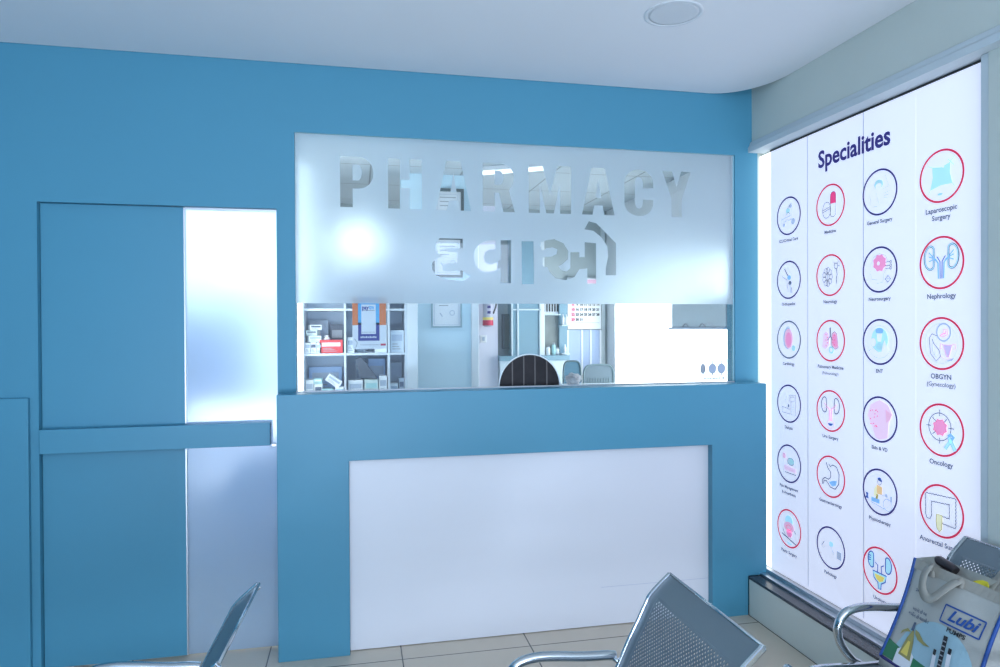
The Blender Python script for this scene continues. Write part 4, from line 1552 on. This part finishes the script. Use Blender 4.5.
# switch plate
sw = thing('switch_plate', 'small square white switch plate below the fire extinguisher', 'switch', (1.058, 5.69, 1.49))
m = MB()
m.box(1.030, 1.086, 5.688, 5.6995, 1.456, 1.520)
m.build('plate', INK['white'], sw, bevel=0.002)
m = MB()
m.box(1.048, 1.068, 5.682, 5.688, 1.472, 1.504)
m.build('rocker', INK['pale'], sw)

# tall glazed cupboard with pale blue doors
M_cab = mat('pale_blue_cabinet', (0.20, 0.35, 0.45), 0.35, var=0.04, scale=3)
M_cabf = mat('pale_frame', (0.66, 0.76, 0.82), 0.4)
cb = thing('glazed_cupboard', 'tall pale blue glazed cupboard against the far wall beside the extinguisher', 'cupboard', (1.5, 5.75, 0))
m = MB()
m.box(1.296, 1.556, 5.66, 5.80, 1.30, 2.35)
m.build('door_leaf', M_cab, cb)
m = MB()
for x in (1.300, 1.352, 1.548):
    m.box(x - 0.007, x + 0.007, 5.645, 5.66, 1.30, 2.35)
m.box(1.296, 1.556, 5.645, 5.66, 1.730, 1.742)
m.build('door_frame', M_cabf, cb)
m = MB()
m.box(1.190, 1.790, 5.62, 5.80, 0.0, 1.30)
m.build('base_unit', M_cabf, cb)
m = MB()
m.box(1.185, 1.795, 5.60, 5.80, 1.302, 1.342)
m.build('worktop', M_cab, cb)

dk = mat('dark_opening', (0.10, 0.13, 0.14), 0.6, var=0.2, scale=8)
m = MB()           # narrow dark pane beside the cupboard
m.box(1.240, 1.294, 5.74, 5.80, 1.40, 1.70, 0)
o = m.build('window_2', dk)
struct(o)
vg = thing('louvre_vent', 'white louvred vent with dark slots high on the far wall', 'vent', (1.68, 5.78, 1.74))
m = MB()
m.box(1.600, 1.756, 5.770, 5.80, 1.700, 1.92)
m.build('vent_frame', INK['white'], vg)
for k in range(6):
    m = MB()
    m.box(1.612 + .024 * k, 1.624 + .024 * k, 5.764, 5.772, 1.722, 1.90)
    m.build('slot', INK['black'], vg)
m = MB()
m.box(1.556, 1.602, 5.70, 5.80, 1.343, 2.4)
struct(m.build('trim_8', M_inwall))
ni = thing('open_cubby', 'dim open cubby in the far wall below the louvred vent', 'cubby', (1.68, 5.7, 1.343))
m = MB()
m.box(1.606, 1.744, 5.775, 5.799, 1.343, 1.690)
m.build('back_panel', mat('cubby_back', (0.24, 0.27, 0.27), 0.6, var=0.3, scale=9), ni)
m = MB()
m.box(1.604, 1.746, 5.70, 5.80, 1.690, 1.699)
m.build('top_panel', M_cabf, ni)
for k, (x, hh, cc) in enumerate(((1.640, 0.075, W_), (1.690, 0.10, TE), (1.722, 0.06, W_))):
    j = thing('storage_jar', ('short white jar', 'tall teal jar', 'lowest white jar')[k] + ' standing in the dim open cubby', 'jar', (x, 5.73, 1.343), 'jars in the cubby')
    m = MB()
    m.lathe([(0.016, 0), (0.018, 0.004), (0.018, hh * .8), (0.012, hh * .9)], (x, 5.73, 1.3435), 14)
    m.build('jar_body', bm_(*cc), j)
    m = MB()
    m.lathe([(0.014, hh * .9), (0.014, hh), (0.012, hh + .003)], (x, 5.73, 1.3437), 14)
    m.build('jar_lid', INK['grey'], j)
gc = thing('glass_cabinet', 'narrow pale blue cabinet with shelves beside the calendar', 'cabinet', (1.77, 5.7, 1.343))
m = MB()
m.box(1.746, 1.818, 5.74, 5.80, 1.343, 1.95)
m.build('carcass', M_cab, gc)
for z in (1.352, 1.60):
    m = MB()
    m.box(1.746, 1.818, 5.66, 5.74, z - .005, z + .005)
    m.build('shelf_board', M_cabf, gc)
for k, (z, x) in enumerate(((1.358, 1.785), (1.606, 1.768), (1.606, 1.798))):
    j = thing('glass_bottle', ('squat white bottle on the lower shelf', 'first white bottle on the upper shelf', 'second white bottle on the upper shelf')[k] + ' of the narrow cabinet', 'bottle', (x, 5.70, z), 'bottles in the narrow cabinet')
    hh = 0.075 if k == 0 else 0.09
    m = MB()
    m.lathe([(0.010, 0), (0.012, 0.004), (0.012, hh * .65), (0.005, hh * .8), (0.005, hh)], (x, 5.70, z + .0003), 12)
    m.build('bottle_body', INK['white'], j)

# calendar and pale board below it
cl = thing('wall_calendar', 'white wall calendar with a red Sunday column on the far wall', 'calendar', (1.98, 5.76, 1.57))
m = MB()
m.box(1.828, 2.138, 5.755, 5.762, 1.566, 2.02)
m.build('sheet', INK['white'], cl)
m = MB()
m.tube([(1.83, 5.758, 2.02), (2.136, 5.758, 2.02)], 0.008, 8)
m.build('binding', M_alu, cl)
fl = Flat(lambda s, t: (s, 5.7548, t), (0, -1, 0), 0.0005)
fl.rect(INK['skin'], 1.856, 1.898, 1.628, 1.96)
fl.stroke(INK['grey'], [(1.85, 1.622), (2.12, 1.622)], 0.003)
fl.rect(INK['rose'], 1.85, 2.12, 1.972, 2.006)
fl.build('print', cl)
n_ = 1
for r in range(5):
    for c in range(7):
        if n_ > 31:
            break
        text('date', str(n_), 0.029, frame((1.877 + .0385 * c, 5.7530, 1.828 - .0445 * r), (1, 0, 0), (0, 0, 1)), INK['red' if c == 0 else 'black'], cl, 0.0016)
        n_ += 1
pb = thing('wall_panel', 'pale lavender board on the far wall below the calendar', 'board', (1.96, 5.78, 1.1))
m = MB()
m.box(1.822, 2.142, 5.765, 5.798, 1.02, 1.560)
m.build('board_sheet', mat('lavender_board', (0.42, 0.52, 0.74), 0.5), pb)
m = MB()
for x in (1.822, 1.954, 2.036, 2.128):
    m.box(x, x + .014, 5.758, 5.766, 1.02, 1.560)
m.build('strip', INK['white'], pb)


# two chairs by the counter inside
def office_chair(label, x, y, top, wd, col, slots):
    r = thing('office_chair', label, 'chair', (x, y, 0), 'chairs inside the dispensary')
    m_ = MB()
    pts_ = []
    for k in range(17):
        a = PI * k / 16
        e = 0.45
        pts_.append((x + wd / 2 * math.copysign(abs(math.cos(a)) ** e, math.cos(a)), y - 0.02, top - 0.16 + 0.16 * abs(math.sin(a)) ** e))
    pts_ += [(x - wd / 2 * .9, y - 0.02, top - .42), (x + wd / 2 * .9, y - 0.02, top - .42)]
    m_.prism(pts_, (0, 0.03, 0))
    bk_ = m_.build('backrest', col, r, bevel=0.008)
    m_ = MB()
    m_.tube([(p[0], y - 0.022, p[2]) for p in pts_[:17]], 0.007, 8, smooth=False)
    m_.build('back_rim', M_frame2, bk_)
    if slots:
        m_ = MB()
        for k in range(9):
            m_.box(x - .10 + .024 * k, x - .092 + .024 * k, y - 0.026, y - 0.018, top - .26, top - .115)
        m_.build('vent_slots', M_frame2, bk_)
    m_ = MB()
    m_.box(x - wd / 2, x + wd / 2, y - 0.46, y - 0.02, 0.45, 0.52)
    m_.build('seat', col, r, bevel=0.02)
    m_ = MB()
    m_.tube([(x, y - .02, .50), (x, y + .03, .70), (x, y + .015, top - .38)], 0.018, 8)
    m_.build('back_bar', M_black, r)
    m_ = MB()
    m_.tube([(x, y - .24, .07), (x, y - .24, .45)], 0.025, 12)
    m_.build('column', M_black, r)
    for k in range(5):
        a = 2 * PI * k / 5 + .3
        ex_, ey_ = x + .24 * math.cos(a), y - .24 + .24 * math.sin(a)
        m_ = MB()
        m_.tube([(x, y - .24, .10), (ex_, ey_, .065)], 0.016, 8)
        m_.tube([(ex_ - .012, ey_, .0255), (ex_ + .012, ey_, .0255)], 0.025, 12)
        m_.build('leg', M_black, r)


office_chair('grey-blue mesh backed chair with a dark rim in front of the far wall', 2.03, 5.55, 1.262, 0.27, mat('grey_mesh', (0.10, 0.15, 0.19), 0.6, var=0.08, scale=60), True)
office_chair('smaller blue backed chair beside the mesh backed chair', at(572, 361, Y=4.98).x, 5.0, at(572, 361, Y=4.98).z, 0.140, mat('blue_mesh', (0.07, 0.19, 0.28), 0.6, var=0.08, scale=60), False)
BP = at(573, 379.5, Y=4.2)
# crumpled pale bundle in front of the chairs, on a stand
m = MB()
bmesh.ops.create_icosphere(m.b, subdivisions=4, radius=0.052)
for v in m.b.verts:
    n3 = v.co.normalized()
    k = 1 + 0.10 * math.sin(7 * n3.x + 3 * n3.z) + 0.08 * math.sin(11 * n3.y + 5 * n3.x) + .05 * math.sin(17 * n3.z)
    v.co = Vector((n3.x * 0.056, n3.y * 0.05, n3.z * 0.048)) * k * 0.86 + BP
for f in m.b.faces:
    f.smooth = True
o = m.build('crumpled_bundle', mat('crumpled_cloth', (0.48, 0.46, 0.50), 0.8, var=0.55, scale=26))
tag(o, 'small crumpled grey and white bundle just beyond the dark hatch', 'bundle')
zlow = BP.z - 0.046
ds = thing('dispensing_desk', 'pale desk behind the glass carrying the crumpled bundle', 'desk', (1.3, 4.2, 0))
m = MB()
m.box(0.95, 1.75, 4.02, 4.38, zlow - 0.03, zlow + 0.004)
m.build('desk_top', M_cabf, ds, bevel=0.003)
for xx in (0.96, 1.72):
    m = MB()
    m.box(xx, xx + .02, 4.04, 4.36, 0, zlow - 0.03)
    m.build('side_panel', M_cabf, ds)

# grey box on the bright side wall, lamps inside
gb = thing('wall_box', 'grey box with a lipped lower edge on the bright side wall behind the glass', 'box', (2.14, 4.0, 1.57))
m = MB()
m.box(2.10, 2.199, 3.60, 4.29, 1.580, 1.760)
m.build('casing', mat('grey_casing', (0.62, 0.70, 0.74), 0.5), gb, bevel=0.004)
m = MB()
m.box(2.085, 2.199, 3.59, 4.31, 1.566, 1.580)
m.build('lip', INK['pale'], gb)
for yy in (3.86, 4.08):
    m = MB()
    m.tube([(2.094, yy - .04, 1.580), (2.094, yy, 1.602), (2.094, yy + .04, 1.580)], 0.003, 8)
    m.build('hook', INK['grey'], gb)

tl = thing('tube_light', 'white tube light on the dispensary ceiling, seen through the R', 'light', (0.98, 4.24, 2.62))
m = MB()
a, b = Vector((0.78, 4.36, 2.606)), Vector((1.22, 4.12, 2.606))
dd = (b - a).normalized()
sd = Vector((-dd.y, dd.x, 0))
m.obox((a + b) / 2, (b - a) / 2, sd * 0.030, Vector((0, 0, 0.013)))
m.build('housing', INK['white'], tl)
m = MB()
m.tube([a - Vector((0, 0, .022)), b - Vector((0, 0, .022))], 0.012, 12, smooth=False)
m.build('tube', emat('tube_glow', (0.9, 0.96, 1.0), 2.2), tl)

# glowing panels added to light the rooms behind the glass
m = MB()
m.box(2.190, 2.199, 3.62, 5.55, 0.85, 2.02)
o = struct(m.build('side_glow_panel', emat('side_panel_glow', (0.93, 0.97, 1.0), 4.2)))  # sheet added over the white side wall so that it glows overbright
m = MB()
m.box(-1.50, -0.352, 4.90, 4.93, 1.78, 2.60)
m.box(-0.62, -0.352, 4.90, 4.93, 1.10, 1.78)
struct(m.build('door_glow_panel', emat('door_panel_glow', (0.93, 0.97, 1.0), 4.0)))  # added panel, shaped for the bright gradient on the door glass
m = MB()
m.box(-1.61, -0.36, 4.94, 5.02, 0, 2.62)
struct(m.build('wall_inner_corridor', mat('corridor_paint', (0.50, 0.64, 0.86), 0.6)))
lb = thing('bulkhead_lamp', 'bright bulkhead lamp above the medicine shelf, glowing through the film', 'light', (0.0, 3.9, 1.95))
m = MB()
m.lathe([(0.05, 0.0), (0.05, 0.012)], (0.02, 4.10, 2.0006), 24)
m.build('base', INK['white'], lb)
m = MB()
m.lathe([(0.045, 0.012), (0.085, 0.04), (0.10, 0.09), (0.085, 0.14), (0.03, 0.168)], (0.02, 4.10, 2.0006), 24)
m.build('globe', emat('lamp_glow', (0.95, 0.98, 1.0), 9.0), lb)

sb = thing('wall_glow_strip', 'added glowing strip standing in for the brightly lit inner side wall beside the medicine shelf', 'light', (-0.29, 3.75, 1.2))  # no lamp here: glow added for the overbright strip of inner wall
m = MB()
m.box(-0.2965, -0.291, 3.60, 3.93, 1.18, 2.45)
m.build('housing', INK['white'], sb)  # backing of the added glow strip
m = MB()
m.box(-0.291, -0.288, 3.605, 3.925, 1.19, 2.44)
m.build('diffuser', emat('strip_glow', (0.92, 0.97, 1.0), 4.0), sb)  # glowing face of the added strip

LP = at(463, 179, Z=2.6195)
sp_ = thing('spot_downlight', 'small bright round downlight on the dispensary ceiling, seen through the first A', 'light', tuple(LP))
m = MB()
m.lathe([(0.095, 0.0), (0.098, -0.006), (0.084, -0.010)], LP, 28)
m.build('trim_ring', INK['white'], sp_)
m = MB()
m.lathe([(0.080, -0.0101), (0.078, -0.014)], LP, 28)
m.build('diffuser', emat('spot_glow', (0.94, 0.98, 1.0), 40.0), sp_)
